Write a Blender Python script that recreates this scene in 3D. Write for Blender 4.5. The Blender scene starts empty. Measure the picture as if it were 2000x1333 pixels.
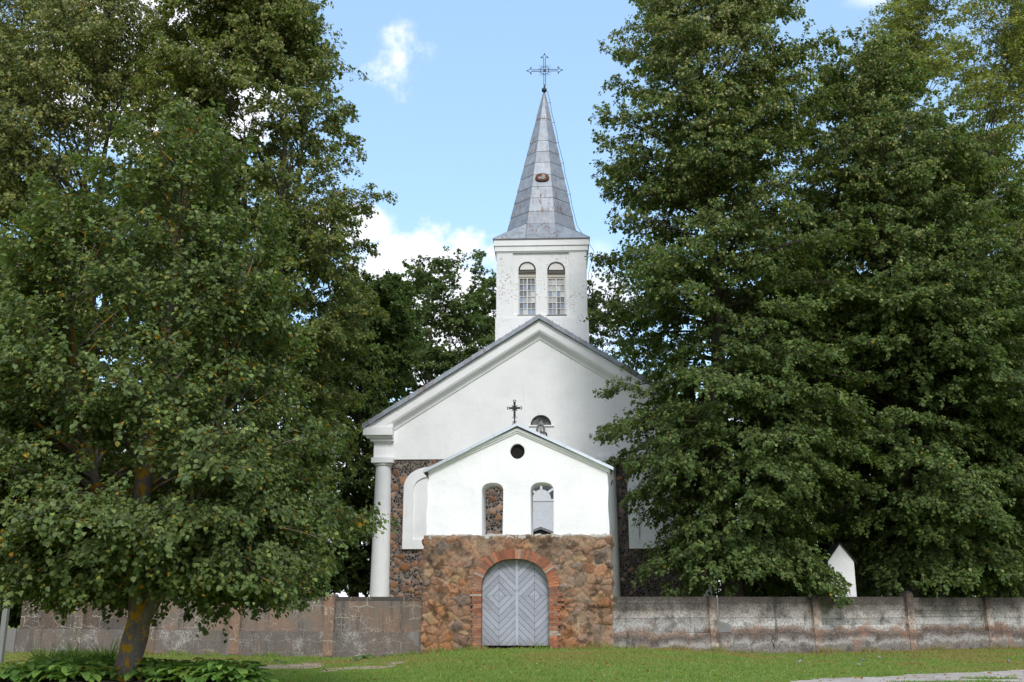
import bpy, math, random
import numpy as np
from mathutils import Vector, Matrix
from mathutils.geometry import tessellate_polygon

R_ = math.radians
rng = np.random.default_rng(7)
random.seed(7)
S = bpy.context.scene
COL = S.collection

# ------------------------------------------------------------------ camera
YAW, EYE = R_(2.5), 1.6
FPX = 35.0 / 36.0 * 2000.0
PITCH = math.atan((1166 - 666.5) / FPX)
cam_d = bpy.data.cameras.new("camera")
cam_d.lens = 35.0
cam_d.sensor_width = 36.0
cam_d.clip_end = 3000.0
cam = bpy.data.objects.new("camera", cam_d)
COL.objects.link(cam)
cam.location = (0, 0, EYE)
cam.rotation_euler = (math.pi / 2 + PITCH, 0, YAW)
S.camera = cam

# ------------------------------------------------------------------ light
SUN_AZ, SUN_EL = R_(170), R_(40)          # azimuth clockwise from +Y
S.view_settings.view_transform = 'Standard'
S.view_settings.look = 'None'
S.view_settings.exposure = 0.9
S.view_settings.gamma = 1.0
S.cycles.use_denoising = True
S.cycles.denoising_prefilter = 'ACCURATE'
S.cycles.max_bounces = 12
S.cycles.diffuse_bounces = 6
S.cycles.transmission_bounces = 8
sun_d = bpy.data.lights.new("sun", 'SUN')
sun_d.energy = 1.2
sun_d.angle = R_(14)
sun_d.color = (1.0, 0.97, 0.925)
sun = bpy.data.objects.new("sun", sun_d)
COL.objects.link(sun)
sd = Vector((math.sin(SUN_AZ) * math.cos(SUN_EL), math.cos(SUN_AZ) * math.cos(SUN_EL), math.sin(SUN_EL)))
sun.rotation_euler = sd.to_track_quat('Z', 'Y').to_euler()
sun.location = sd * 60

CF = Vector((-math.sin(YAW) * math.cos(PITCH), math.cos(YAW) * math.cos(PITCH), math.sin(PITCH)))
CR = Vector((math.cos(YAW), math.sin(YAW), 0))
CU = CR.cross(CF)
CAM = Vector((0, 0, EYE))


def ray(px, py):
    return (CF + CR * ((px - 1000) / FPX) + CU * ((666.5 - py) / FPX)).normalized()


def azel(px, py):
    r = ray(px, py)
    return math.atan2(r.x, r.y), math.asin(r.z)


class NT:
    """small node-tree helper"""
    def __init__(self, tree):
        self.t = tree
        self.n, self.l = tree.nodes, tree.links

    def node(self, typ, **kw):
        nd = self.n.new(typ)
        for k, v in kw.items():
            if k.startswith('i_'):
                nd.inputs[k[2:]].default_value = v
            else:
                setattr(nd, k, v)
        return nd

    def put(self, sock, v):
        if isinstance(v, bpy.types.NodeSocket):
            self.l.new(v, sock)
        else:
            sock.default_value = v

    def math(self, op, a, b=0.0, c=None, clamp=False):
        nd = self.n.new('ShaderNodeMath')
        nd.operation = op
        nd.use_clamp = clamp
        self.put(nd.inputs[0], a)
        self.put(nd.inputs[1], b)
        if c is not None:
            self.put(nd.inputs[2], c)
        return nd.outputs[0]

    def step(self, v, lo, hi):
        nd = self.n.new('ShaderNodeMapRange')
        nd.interpolation_type = 'SMOOTHSTEP'
        self.put(nd.inputs[0], v)
        nd.inputs[1].default_value = lo
        nd.inputs[2].default_value = hi
        return nd.outputs[0]

    def mix(self, f, a, b, mode='MIX'):
        nd = self.n.new('ShaderNodeMix')
        nd.data_type = 'RGBA'
        nd.blend_type = mode
        self.put(nd.inputs[0], f)
        for k, v in ((6, a), (7, b)):
            if isinstance(v, (tuple, list)):
                v = (*v[:3], 1.0)
            self.put(nd.inputs[k], v)
        return nd.outputs[2]

    def noise(self, vec, scale, detail=4.0, rough=0.55, dist=0.0):
        nd = self.n.new('ShaderNodeTexNoise')
        if vec is not None:
            self.l.new(vec, nd.inputs['Vector'])
        nd.inputs['Scale'].default_value = scale
        nd.inputs['Detail'].default_value = detail
        nd.inputs['Roughness'].default_value = rough
        nd.inputs['Distortion'].default_value = dist
        return nd.outputs[0]

    def mapping(self, vec, scale=(1, 1, 1), loc=(0, 0, 0)):
        nd = self.n.new('ShaderNodeMapping')
        self.l.new(vec, nd.inputs[0])
        nd.inputs['Scale'].default_value = scale
        nd.inputs['Location'].default_value = loc
        return nd.outputs[0]

    def obj(self):
        return self.n.new('ShaderNodeTexCoord').outputs['Object']

    def attr(self, name='col'):
        nd = self.n.new('ShaderNodeAttribute')
        nd.attribute_name = name
        return nd


world = bpy.data.worlds.new("World")
S.world = world
world.use_nodes = True
W = NT(world.node_tree)
W.n.clear()
sky = W.node('ShaderNodeTexSky', sky_type='NISHITA', sun_disc=False)
sky.sun_elevation = SUN_EL
sky.sun_rotation = SUN_AZ
sky.altitude = 100
sky.air_density = 1.0
sky.dust_density = 0.6
sky.ozone_density = 1.6
gen = W.n.new('ShaderNodeTexCoord').outputs['Generated']
sep = W.n.new('ShaderNodeSeparateXYZ')
W.l.new(gen, sep.inputs[0])
az = W.math('ARCTAN2', sep.outputs[0], sep.outputs[1])
el = W.math('ARCSINE', sep.outputs[2])
nz_a = W.noise(gen, 9.0, 8.0, 0.62)
nz_b = W.noise(gen, 26.0, 6.0, 0.6)
nz = W.math('ADD', W.math('MULTIPLY', W.math('SUBTRACT', nz_a, 0.5), 1.5),
            W.math('MULTIPLY', W.math('SUBTRACT', nz_b, 0.5), 0.7))


def blob(px, py, rx, ry, amp=1.0, soft=0.35, off=0.0, nm=1.0):
    a0, e0 = azel(px, py)
    ra, re = rx / FPX, ry / FPX
    dx = W.math('DIVIDE', W.math('SUBTRACT', az, a0), ra)
    dy = W.math('DIVIDE', W.math('SUBTRACT', el, e0), re)
    r2 = W.math('SQRT', W.math('ADD', W.math('MULTIPLY', dx, dx), W.math('MULTIPLY', dy, dy)))
    v = W.math('ADD', W.math('SUBTRACT', 1.0 + off, r2), W.math('MULTIPLY', nz, nm))
    return W.math('MULTIPLY', W.step(v, 0.0, soft), amp)


cloud = None
for b in ((835, 590, 215, 165, 1.0, 0.3), (780, 105, 105, 115, 0.85, 0.95, -0.38, 2.7), (300, 150, 330, 170, 1.0, 0.4),
          (690, 440, 110, 50, .9, .5), (1705, -12, 70, 30, 0.5, 0.8), (1150, 600, 120, 90, .9, .7), (1170, 500, 45, 45, .35, .8)):
    v = blob(*b)
    cloud = v if cloud is None else W.math('MAXIMUM', cloud, v)
low = W.step(W.math('ADD', W.math('MULTIPLY', el, -1.0), W.math('MULTIPLY', nz, 0.05)), -0.21, -0.13)
cloud = W.math('MAXIMUM', cloud, low)
back = W.step(sep.outputs[1], 0.35, -0.2)          # broken cloud over the other half of the sky
gencl = W.math('MULTIPLY', W.step(W.noise(gen, 2.6, 7.0, 0.58), 0.38, 0.54), back)
cloud = W.math('MAXIMUM', cloud, W.math('MULTIPLY', gencl, 0.9))
skyc = W.mix(0.42, sky.outputs[0], (2.2, 3.4, 4.6))      # thin high haze over the blue
shade = W.math('ADD', 3.9, W.math('MULTIPLY', W.noise(gen, 7.0, 4.0), 1.6))
ccol = W.n.new('ShaderNodeCombineColor')
W.l.new(W.math('MULTIPLY', shade, 0.98), ccol.inputs[0])
W.l.new(shade, ccol.inputs[1])
W.l.new(W.math('MULTIPLY', shade, 1.07), ccol.inputs[2])
bgc = W.mix(cloud, skyc, ccol.outputs[0])
bg = W.n.new('ShaderNodeBackground')
W.l.new(bgc, bg.inputs[0])
bg.inputs[1].default_value = 0.15
wo = W.n.new('ShaderNodeOutputWorld')
W.l.new(bg.outputs[0], wo.inputs[0])


# ------------------------------------------------------------------ frames
class Frame:
    """vertical working plane: origin on the ground, u to the right, n away from the camera"""
    def __init__(self, ox, oy, ang):
        self.o = Vector((ox, oy, 0))
        self.a = ang
        self.u = Vector((math.cos(ang), math.sin(ang), 0))
        self.n = Vector((-math.sin(ang), math.cos(ang), 0))

    def p(self, px, py, d=0.0):
        r = ray(px, py)
        q = self.o + self.n * d
        t = (q - CAM).dot(self.n) / r.dot(self.n)
        h = CAM + r * t
        return (h - self.o).dot(self.u), h.z

    def u_(self, px, py, d=0.0):
        return self.p(px, py, d)[0]

    def z_(self, px, py, d=0.0):
        return self.p(px, py, d)[1]


def ground_hit(px, py, z=0.0):
    r = ray(px, py)
    t = (z - EYE) / r.z
    h = CAM + r * t
    return h.x, h.y


def depth_hit(px, py, Y):
    r = ray(px, py)
    h = CAM + r * (Y / r.y)
    return h.x, h.z


# ------------------------------------------------------------------ mesh helpers
def link(name, me, parent=None, loc=None, rotz=0.0):
    o = bpy.data.objects.new(name, me)
    COL.objects.link(o)
    if parent is not None:
        o.parent = parent
    if loc is not None:
        o.location = loc
    if rotz:
        o.rotation_euler = (0, 0, rotz)
    return o


def thing(name, label, cat, loc=(0, 0, 0), rotz=0.0, group=None):
    o = link(name, None, None, loc, rotz)
    o.empty_display_size = 0.3
    return tag(o, label, cat, group)


def tag(o, label, cat, group=None):
    o['label'] = label
    o['category'] = cat
    if group:
        o['group'] = group
    return o


def np_mesh(name, V, F, mat, C=None, smooth=False, mats=None, mi=None):
    """V (n,3); F (m,k) int array or list of such arrays"""
    me = bpy.data.meshes.new(name)
    Fs = F if isinstance(F, list) else [F]
    Fs = [np.asarray(f, dtype=np.int32) for f in Fs if len(f)]
    V = np.asarray(V, dtype=np.float32)
    me.vertices.add(len(V))
    me.vertices.foreach_set('co', V.ravel())
    nl = sum(f.size for f in Fs)
    npoly = sum(len(f) for f in Fs)
    me.loops.add(nl)
    me.loops.foreach_set('vertex_index', np.concatenate([f.ravel() for f in Fs]))
    me.polygons.add(npoly)
    st, tot, off = [], [], 0
    for f in Fs:
        k = f.shape[1]
        st.append(off + np.arange(len(f), dtype=np.int32) * k)
        off += f.size
    me.polygons.foreach_set('loop_start', np.concatenate(st).astype(np.int32))
    if smooth:
        me.polygons.foreach_set('use_smooth', np.ones(npoly, dtype=bool))
    if C is not None:
        C = np.asarray(C, dtype=np.float32)
        if C.shape[1] == 3:
            C = np.concatenate([C, np.ones((len(C), 1), np.float32)], 1)
        at = me.color_attributes.new('col', 'FLOAT_COLOR', 'POINT')
        at.data.foreach_set('color', C.ravel())
    me.update(calc_edges=True)
    me.validate()
    for m in (mats or [mat]):
        me.materials.append(m)
    if mi is not None:
        me.polygons.foreach_set('material_index', np.asarray(mi, dtype=np.int32))
    return me


class MB:
    """collects faces for one mesh; each added piece carries one colour"""
    def __init__(self):
        self.v, self.f, self.c = [], [], []

    def add(self, vs, fs, c=(1, 1, 1, 1)):
        b = len(self.v)
        self.v += [tuple(x) for x in vs]
        self.f += [tuple(b + i for i in f) for f in fs]
        c = tuple(c) if len(c) == 4 else (*c, 1)
        self.c += [c] * len(vs)

    def box(self, x0, x1, y0, y1, z0, z1, c=(1, 1, 1)):
        self.add([(x0, y0, z0), (x1, y0, z0), (x1, y1, z0), (x0, y1, z0), (x0, y0, z1), (x1, y0, z1), (x1, y1, z1), (x0, y1, z1)],
                 [(0, 1, 5, 4), (1, 2, 6, 5), (2, 3, 7, 6), (3, 0, 4, 7), (4, 5, 6, 7), (3, 2, 1, 0)], c)

    def prism(self, poly, y0, y1, c=(1, 1, 1)):
        """poly: (x,z) points; extruded along y"""
        a = sum(poly[i][0] * poly[(i + 1) % len(poly)][1] - poly[(i + 1) % len(poly)][0] * poly[i][1] for i in range(len(poly)))
        if a < 0:
            poly = poly[::-1]
        n = len(poly)
        vs = [(p[0], y0, p[1]) for p in poly] + [(p[0], y1, p[1]) for p in poly]
        fs = [tuple(range(n)), tuple(range(2 * n - 1, n - 1, -1))]
        fs += [(i, n + i, n + (i + 1) % n, (i + 1) % n) for i in range(n)]
        self.add(vs, fs, c)

    def plate(self, outer, holes, y0, y1, c=(1, 1, 1)):
        """flat wall with holes: front y0, back y1"""
        loops = [outer] + holes
        pts, idx = [], []
        for lp in loops:
            idx.append(list(range(len(pts), len(pts) + len(lp))))
            pts += lp
        tris = tessellate_polygon([[Vector((p[0], p[1], 0)) for p in lp] for lp in loops])
        n = len(pts)
        vs = [(p[0], y0, p[1]) for p in pts] + [(p[0], y1, p[1]) for p in pts]
        fs = []
        for t in tris:
            a, b, d = (Vector((*pts[i], 0)) for i in t)
            if (b - a).cross(d - a).z < 0:
                t = (t[0], t[2], t[1])
            fs.append(tuple(t))
            fs.append((t[2] + n, t[1] + n, t[0] + n))
        for k, ix in enumerate(idx):
            ar = sum(pts[ix[i]][0] * pts[ix[(i + 1) % len(ix)]][1] - pts[ix[(i + 1) % len(ix)]][0] * pts[ix[i]][1] for i in range(len(ix)))
            ccw = ar > 0
            if k > 0:
                ccw = not ccw
            for i in range(len(ix)):
                a, b = ix[i], ix[(i + 1) % len(ix)]
                fs.append((a, n + a, n + b, b) if ccw else (a, b, n + b, n + a))
        self.add(vs, fs, c)

    def tube(self, pts, rad, n=6, c=(1, 1, 1), closed=False):
        pts = [Vector(p) for p in pts]
        if not isinstance(rad, (list, tuple)):
            rad = [rad] * len(pts)
        vs, fs = [], []
        m = len(pts)
        up0 = None
        for i, p in enumerate(pts):
            if closed:
                t = pts[(i + 1) % m] - pts[i - 1]
            else:
                t = pts[min(i + 1, m - 1)] - pts[max(i - 1, 0)]
            t.normalize()
            if up0 is None:
                up0 = Vector((0, 0, 1)) if abs(t.z) < 0.9 else Vector((0, 1, 0))
            s = t.cross(up0).normalized()
            w = s.cross(t).normalized()
            up0 = w
            for k in range(n):
                a = 2 * math.pi * k / n
                vs.append(p + s * (rad[i] * math.cos(a)) + w * (rad[i] * math.sin(a)))
        last = m if closed else m - 1
        for i in range(last):
            j = (i + 1) % m
            for k in range(n):
                k2 = (k + 1) % n
                fs.append((i * n + k, i * n + k2, j * n + k2, j * n + k))
        if not closed:
            fs.append(tuple(range(n - 1, -1, -1)))
            fs.append(tuple((m - 1) * n + k for k in range(n)))
        self.add(vs, fs, c)

    def lathe(self, prof, cx=0, cy=0, n=24, c=(1, 1, 1)):
        vs, fs = [], []
        for r, z in prof:
            for k in range(n):
                a = 2 * math.pi * k / n
                vs.append((cx + r * math.cos(a), cy + r * math.sin(a), z))
        for i in range(len(prof) - 1):
            for k in range(n):
                k2 = (k + 1) % n
                fs.append((i * n + k, i * n + k2, (i + 1) * n + k2, (i + 1) * n + k))
        fs.append(tuple(range(n - 1, -1, -1)))
        fs.append(tuple((len(prof) - 1) * n + k for k in range(n)))
        self.add(vs, fs, c)

    def mesh(self, name, mat, smooth=False, bevel=0.0):
        me = bpy.data.meshes.new(name)
        me.from_pydata(self.v, [], self.f)
        at = me.color_attributes.new('col', 'FLOAT_COLOR', 'POINT')
        at.data.foreach_set('color', np.asarray(self.c, dtype=np.float32).ravel())
        if smooth:
            me.polygons.foreach_set('use_smooth', np.ones(len(me.polygons), dtype=bool))
        me.update()
        me.materials.append(mat)
        return me

    def build(self, name, mat, parent=None, smooth=False, loc=None, rotz=0.0, bevel=0.0):
        o = link(name, self.mesh(name, mat, smooth), parent, loc, rotz)
        if bevel:
            b = o.modifiers.new('bevel', 'BEVEL')
            b.width = bevel
            b.segments = 2
            b.limit_method = 'ANGLE'
            b.angle_limit = R_(40)
        return o


def vnoise(x, y, seed=0, octaves=4, pers=0.55):
    """smooth value noise, about 0..1"""
    r = np.random.default_rng(seed)
    tab = r.random((256, 256)).astype(np.float32)
    out = np.zeros_like(x, dtype=np.float32)
    amp, tot = 1.0, 0.0
    for o in range(octaves):
        fx, fy = x * (2 ** o) + o * 17.3, y * (2 ** o) + o * 9.1
        ix, iy = np.floor(fx).astype(int), np.floor(fy).astype(int)
        tx, ty = fx - ix, fy - iy
        tx, ty = tx * tx * (3 - 2 * tx), ty * ty * (3 - 2 * ty)
        a = tab[ix % 256, iy % 256]
        b = tab[(ix + 1) % 256, iy % 256]
        c = tab[ix % 256, (iy + 1) % 256]
        d = tab[(ix + 1) % 256, (iy + 1) % 256]
        out += amp * ((a * (1 - tx) + b * tx) * (1 - ty) + (c * (1 - tx) + d * tx) * ty)
        tot += amp
        amp *= pers
    return out / tot


def sstep(x, a, b):
    t = np.clip((x - a) / (b - a), 0, 1)
    return t * t * (3 - 2 * t)


# ------------------------------------------------------------------ materials
def new_mat(name):
    m = bpy.data.materials.new(name)
    m.use_nodes = True
    t = NT(m.node_tree)
    t.n.clear()
    out = t.n.new('ShaderNodeOutputMaterial')
    b = t.n.new('ShaderNodeBsdfPrincipled')
    t.l.new(b.outputs[0], out.inputs[0])
    return m, t, b, out


def bump(t, b, h, strength=0.3, dist=0.02):
    nd = t.n.new('ShaderNodeBump')
    nd.inputs['Strength'].default_value = strength
    nd.inputs['Distance'].default_value = dist
    t.l.new(h, nd.inputs['Height'])
    t.l.new(nd.outputs[0], b.inputs['Normal'])


def m_plain(name, col, rough=0.7, metal=0.0, spec=0.3, var=0.15, scale=8.0):
    m, t, b, o = new_mat(name)
    n = t.noise(t.obj(), scale, 5)
    c = t.mix(n, tuple(x * (1 - var) for x in col), tuple(min(1, x * (1 + var)) for x in col))
    t.l.new(c, b.inputs['Base Color'])
    b.inputs['Roughness'].default_value = rough
    b.inputs['Metallic'].default_value = metal
    b.inputs['Specular IOR Level'].default_value = spec
    return m


def m_plaster(name, col, spots=0.0, streak=0.3, dirt=(0.42, 0.40, 0.37), soil=None, bumps=0.35):
    m, t, b, o = new_mat(name)
    v = t.obj()
    n1 = t.noise(v, 0.7, 6, 0.6)
    n2 = t.noise(v, 5.0, 6, 0.65)
    c = t.mix(t.step(n1, 0.35, 0.75), col, tuple(x * 0.9 for x in col))
    c = t.mix(t.math('MULTIPLY', t.step(n2, 0.5, 0.8), 0.3), c, tuple(x * 0.84 for x in col))
    sv = t.mapping(v, (6.0, 6.0, 0.45))
    st = t.math('MULTIPLY', t.step(t.noise(sv, 1.0, 5, 0.6), 0.58, 0.78), streak)
    c = t.mix(st, c, dirt)
    if spots:
        big = t.step(t.noise(v, 0.75, 3, 0.6), 0.46, 0.6)
        sp = t.step(t.noise(v, 15.0, 3, 0.6), 0.60, 0.63)
        few = t.step(t.noise(v, 13.0, 2, 0.5), 0.72, 0.75)
        k = t.math('MULTIPLY', t.math('MAXIMUM', t.math('MULTIPLY', big, sp), few), spots)
        c = t.mix(k, c, (0.16, 0.11, 0.075))
    if soil is not None:            # splash stains along a ledge at height soil
        sx = t.n.new('ShaderNodeSeparateXYZ')
        t.l.new(v, sx.inputs[0])
        near = t.step(t.math('SUBTRACT', sx.outputs[2], soil), 0.55, -0.05)
        k = t.math('MULTIPLY', near, t.step(t.noise(v, 6.0, 6, 0.65), 0.42, 0.72))
        c = t.mix(t.math('MULTIPLY', k, 0.75), c, (0.33, 0.28, 0.22))
    t.l.new(c, b.inputs['Base Color'])
    b.inputs['Roughness'].default_value = 0.88
    b.inputs['Specular IOR Level'].default_value = 0.2
    bump(t, b, t.math('ADD', t.math('MULTIPLY', t.noise(v, 1.6, 4, 0.6), 1.4), t.math('MULTIPLY', t.noise(v, 14.0, 6, 0.7), 0.4)), bumps, 0.05)
    return m


def m_attr(name, rough=0.85, var=0.35, scale=18.0, bumps=0.5, spec=0.25, chips=False):
    """base colour from the mesh's own colour attribute, broken up by noise"""
    m, t, b, o = new_mat(name)
    v = t.obj()
    a = t.attr()
    n = t.noise(v, scale, 6, 0.68)
    c = t.mix(1.0, a.outputs['Color'], t.mix(n, (1 - var * 1.3,) * 3, (1 + var * 1.3,) * 3), 'MULTIPLY')
    h = n
    if chips:
        vo = t.node('ShaderNodeTexVoronoi', feature='DISTANCE_TO_EDGE')
        wv = t.n.new('ShaderNodeVectorMath')
        wv.operation = 'ADD'
        t.l.new(v, wv.inputs[0])
        nn = t.n.new('ShaderNodeTexNoise')
        t.l.new(v, nn.inputs['Vector'])
        nn.inputs['Scale'].default_value = 9.0
        sc = t.n.new('ShaderNodeVectorMath')
        sc.operation = 'SCALE'
        t.l.new(nn.outputs[1], sc.inputs[0])
        sc.inputs['Scale'].default_value = 0.12
        t.l.new(sc.outputs[0], wv.inputs[1])
        t.l.new(wv.outputs[0], vo.inputs['Vector'])
        vo.inputs['Scale'].default_value = 9.0
        vc = t.node('ShaderNodeTexVoronoi', feature='F1')
        t.l.new(wv.outputs[0], vc.inputs['Vector'])
        vc.inputs['Scale'].default_value = 9.0
        pick = t.n.new('ShaderNodeSeparateColor')
        t.l.new(vc.outputs['Color'], pick.inputs[0])
        on = t.math('MULTIPLY', t.step(vo.outputs[0], 0.05, 0.11), t.step(pick.outputs[0], 0.12, 0.2))
        on = t.math('MULTIPLY', on, t.step(a.outputs['Alpha'], 0.6, 0.3))
        c = t.mix(on, c, t.mix(pick.outputs[1], (0.012, 0.011, 0.012), (0.05, 0.042, 0.04)))
        h = t.math('ADD', t.math('MULTIPLY', n, 0.4), on)
    t.l.new(c, b.inputs['Base Color'])
    b.inputs['Roughness'].default_value = rough
    b.inputs['Specular IOR Level'].default_value = spec
    bump(t, b, h, bumps, 0.02)
    return m


def m_roof(name, rust=0.6):
    """aged zinc sheet: panel tint comes from the attribute, rust runs down the fall"""
    m, t, b, o = new_mat(name)
    v = t.obj()
    a = t.attr()
    n = t.noise(v, 3.5, 7, 0.65)
    c = t.mix(t.step(n, 0.3, 0.75), (0.235, 0.265, 0.31), (0.345, 0.375, 0.41))
    c = t.mix(1.0, c, a.outputs['Color'], 'MULTIPLY')
    runs = t.noise(t.mapping(v, (9.0, 9.0, 1.1)), 1.0, 6, 0.7)
    where = t.step(t.noise(v, 1.1, 3, 0.5), 0.40, 0.56)
    k = t.math('MULTIPLY', t.math('MULTIPLY', t.step(runs, 0.52, 0.60), where), rust)
    k = t.math('MULTIPLY', k, a.outputs['Alpha'], clamp=True)
    c = t.mix(k, c, t.mix(n, (0.11, 0.05, 0.025), (0.26, 0.14, 0.075)))
    t.l.new(c, b.inputs['Base Color'])
    b.inputs['Metallic'].default_value = 0.25
    b.inputs['Roughness'].default_value = 0.55
    bump(t, b, t.noise(v, 2.2, 4), 0.25, 0.06)
    return m


def m_concrete_right(z_top):
    m, t, b, o = new_mat('board formed concrete')
    v = t.obj()
    a = t.attr()
    sx = t.n.new('ShaderNodeSeparateXYZ')
    t.l.new(v, sx.inputs[0])
    wob = t.math('ADD', sx.outputs[2], t.math('MULTIPLY', t.math('SUBTRACT', t.noise(v, 1.1, 7, 0.66), 0.5), 0.95))
    cr = t.n.new('ShaderNodeValToRGB')
    t.l.new(t.math('DIVIDE', wob, z_top), cr.inputs[0])
    e = cr.color_ramp.elements
    e[0].position, e[0].color = 0.0, (0.20, 0.18, 0.16, 1)
    e[1].position, e[1].color = 1.0, (0.055, 0.047, 0.04, 1)
    for p, c in ((0.06, (0.36, 0.34, 0.32)), (0.13, (0.20, 0.17, 0.155)), (0.2, (0.12, 0.10, 0.09)), (0.29, (0.25, 0.18, 0.14)),
                 (0.38, (0.44, 0.43, 0.41)), (0.5, (0.34, 0.32, 0.295)), (0.64, (0.21, 0.19, 0.17)), (0.8, (0.095, 0.083, 0.072))):
        x = e.new(p)
        x.color = (*c, 1)
    c = t.mix(1.0, cr.outputs[0], a.outputs['Color'], 'MULTIPLY')
    fine = t.noise(v, 16.0, 7, 0.72)
    c = t.mix(1.0, c, t.mix(t.step(fine, 0.25, 0.75), (0.4,) * 3, (1.6,) * 3), 'MULTIPLY')
    blot = t.noise(v, 2.2, 7, 0.7, 0.4)
    c = t.mix(t.math('MULTIPLY', t.step(blot, 0.50, 0.64), 0.65), c, (0.06, 0.052, 0.046))
    rust = t.math('MULTIPLY', t.step(t.noise(t.mapping(v, (1, 1, 1), (9, 3, 5)), 1.1, 6, 0.65), 0.56, 0.7), 0.55)
    rust = t.math('MULTIPLY', rust, t.step(sx.outputs[2], 1.35, 0.8))
    c = t.mix(rust, c, (0.30, 0.15, 0.08))
    runs = t.math('MULTIPLY', t.step(t.noise(t.mapping(v, (3.0, 3.0, 0.25)), 1.0, 5, 0.65), 0.6, 0.72), 0.7)
    c = t.mix(runs, c, (0.05, 0.045, 0.04))
    wh = t.step(t.noise(v, 28.0, 3, 0.6), 0.66, 0.72)
    c = t.mix(t.math('MULTIPLY', wh, 0.45), c, (0.5, 0.49, 0.47))
    t.l.new(c, b.inputs['Base Color'])
    b.inputs['Roughness'].default_value = 0.92
    b.inputs['Specular IOR Level'].default_value = 0.15
    bump(t, b, t.math('ADD', fine, t.math('MULTIPLY', blot, 1.5)), 0.6, 0.03)
    return m


def m_render_left(name, base, grey, lines=1.0, patch=0.0):
    """old render with pale crack lines and lime showing through"""
    m, t, b, o = new_mat(name)
    v = t.obj()
    a = t.attr()
    n1 = t.noise(v, 0.9, 6, 0.6)
    fine = t.noise(v, 15.0, 7, 0.72)
    c = t.mix(t.step(n1, 0.38, 0.62), base, grey)
    c = t.mix(1.0, c, a.outputs['Color'], 'MULTIPLY')
    c = t.mix(1.0, c, t.mix(fine, (0.6,) * 3, (1.4,) * 3), 'MULTIPLY')
    runs = t.math('MULTIPLY', t.step(t.noise(t.mapping(v, (3.2, 3.2, 0.3)), 1.0, 6, 0.7), 0.52, 0.66), 0.75)
    c = t.mix(runs, c, (0.085, 0.075, 0.068))
    wv = t.n.new('ShaderNodeVectorMath')
    wv.operation = 'ADD'
    t.l.new(v, wv.inputs[0])
    nn = t.n.new('ShaderNodeTexNoise')
    t.l.new(v, nn.inputs['Vector'])
    nn.inputs['Scale'].default_value = 3.0
    nn.inputs['Detail'].default_value = 5.0
    sc = t.n.new('ShaderNodeVectorMath')
    sc.operation = 'SCALE'
    t.l.new(nn.outputs[1], sc.inputs[0])
    sc.inputs['Scale'].default_value = 0.28
    t.l.new(sc.outputs[0], wv.inputs[1])
    vo = t.node('ShaderNodeTexVoronoi', feature='DISTANCE_TO_EDGE')
    t.l.new(wv.outputs[0], vo.inputs['Vector'])
    vo.inputs['Scale'].default_value = 4.2
    where = t.step(t.noise(t.mapping(v, (1, 1, 1), (4, 8, 2)), 0.8, 4, 0.6), 0.44, 0.58)
    cr = t.math('MULTIPLY', t.step(vo.outputs[0], 0.026, 0.008), where)
    # the masonry joints behind the render
    br = t.n.new('ShaderNodeTexBrick')
    sx = t.n.new('ShaderNodeSeparateXYZ')
    t.l.new(wv.outputs[0], sx.inputs[0])
    cb = t.n.new('ShaderNodeCombineXYZ')
    t.l.new(t.math('ADD', sx.outputs[0], 0.3), cb.inputs[0])
    t.l.new(sx.outputs[2], cb.inputs[1])
    t.l.new(cb.outputs[0], br.inputs['Vector'])
    br.inputs['Scale'].default_value = 1.0
    br.inputs['Brick Width'].default_value = 0.62
    br.inputs['Row Height'].default_value = 0.36
    br.inputs['Mortar Size'].default_value = 0.012
    br.inputs['Mortar Smooth'].default_value = 0.4
    jw = t.step(t.noise(t.mapping(v, (1, 1, 1), (1, 5, 7)), 1.2, 4, 0.6), 0.45, 0.6)
    cr = t.math('MAXIMUM', cr, t.math('MULTIPLY', br.outputs['Fac'], jw))
    c = t.mix(t.math('MULTIPLY', cr, lines), c, (0.44, 0.39, 0.32))
    if patch:
        pt = t.step(t.noise(v, 1.1, 8, 0.78), 0.48, 0.62)
        c = t.mix(t.math('MULTIPLY', t.math('MULTIPLY', pt, t.step(fine, 0.4, 0.6)), patch), c, (0.4, 0.38, 0.36))
    wh = t.step(t.noise(v, 26.0, 3, 0.6), 0.67, 0.73)
    c = t.mix(t.math('MULTIPLY', wh, 0.4), c, (0.45, 0.44, 0.42))
    t.l.new(c, b.inputs['Base Color'])
    b.inputs['Roughness'].default_value = 0.92
    b.inputs['Specular IOR Level'].default_value = 0.15
    bump(t, b, t.math('ADD', fine, t.math('MULTIPLY', cr, 0.6)), 0.5, 0.025)
    return m


def m_leaf(name, trans=0.3, rough=0.45, spec=0.35):
    m, t, b, out = new_mat(name)
    a = t.attr()
    t.l.new(a.outputs['Color'], b.inputs['Base Color'])
    b.inputs['Roughness'].default_value = rough
    b.inputs['Specular IOR Level'].default_value = spec
    tr = t.n.new('ShaderNodeBsdfTranslucent')
    t.l.new(t.mix(1.0, a.outputs['Color'], (1.25, 1.3, 0.6), 'MULTIPLY'), tr.inputs['Color'])
    mx = t.n.new('ShaderNodeMixShader')
    mx.inputs[0].default_value = trans
    t.l.new(b.outputs[0], mx.inputs[1])
    t.l.new(tr.outputs[0], mx.inputs[2])
    t.l.new(mx.outputs[0], out.inputs[0])
    return m


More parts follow.
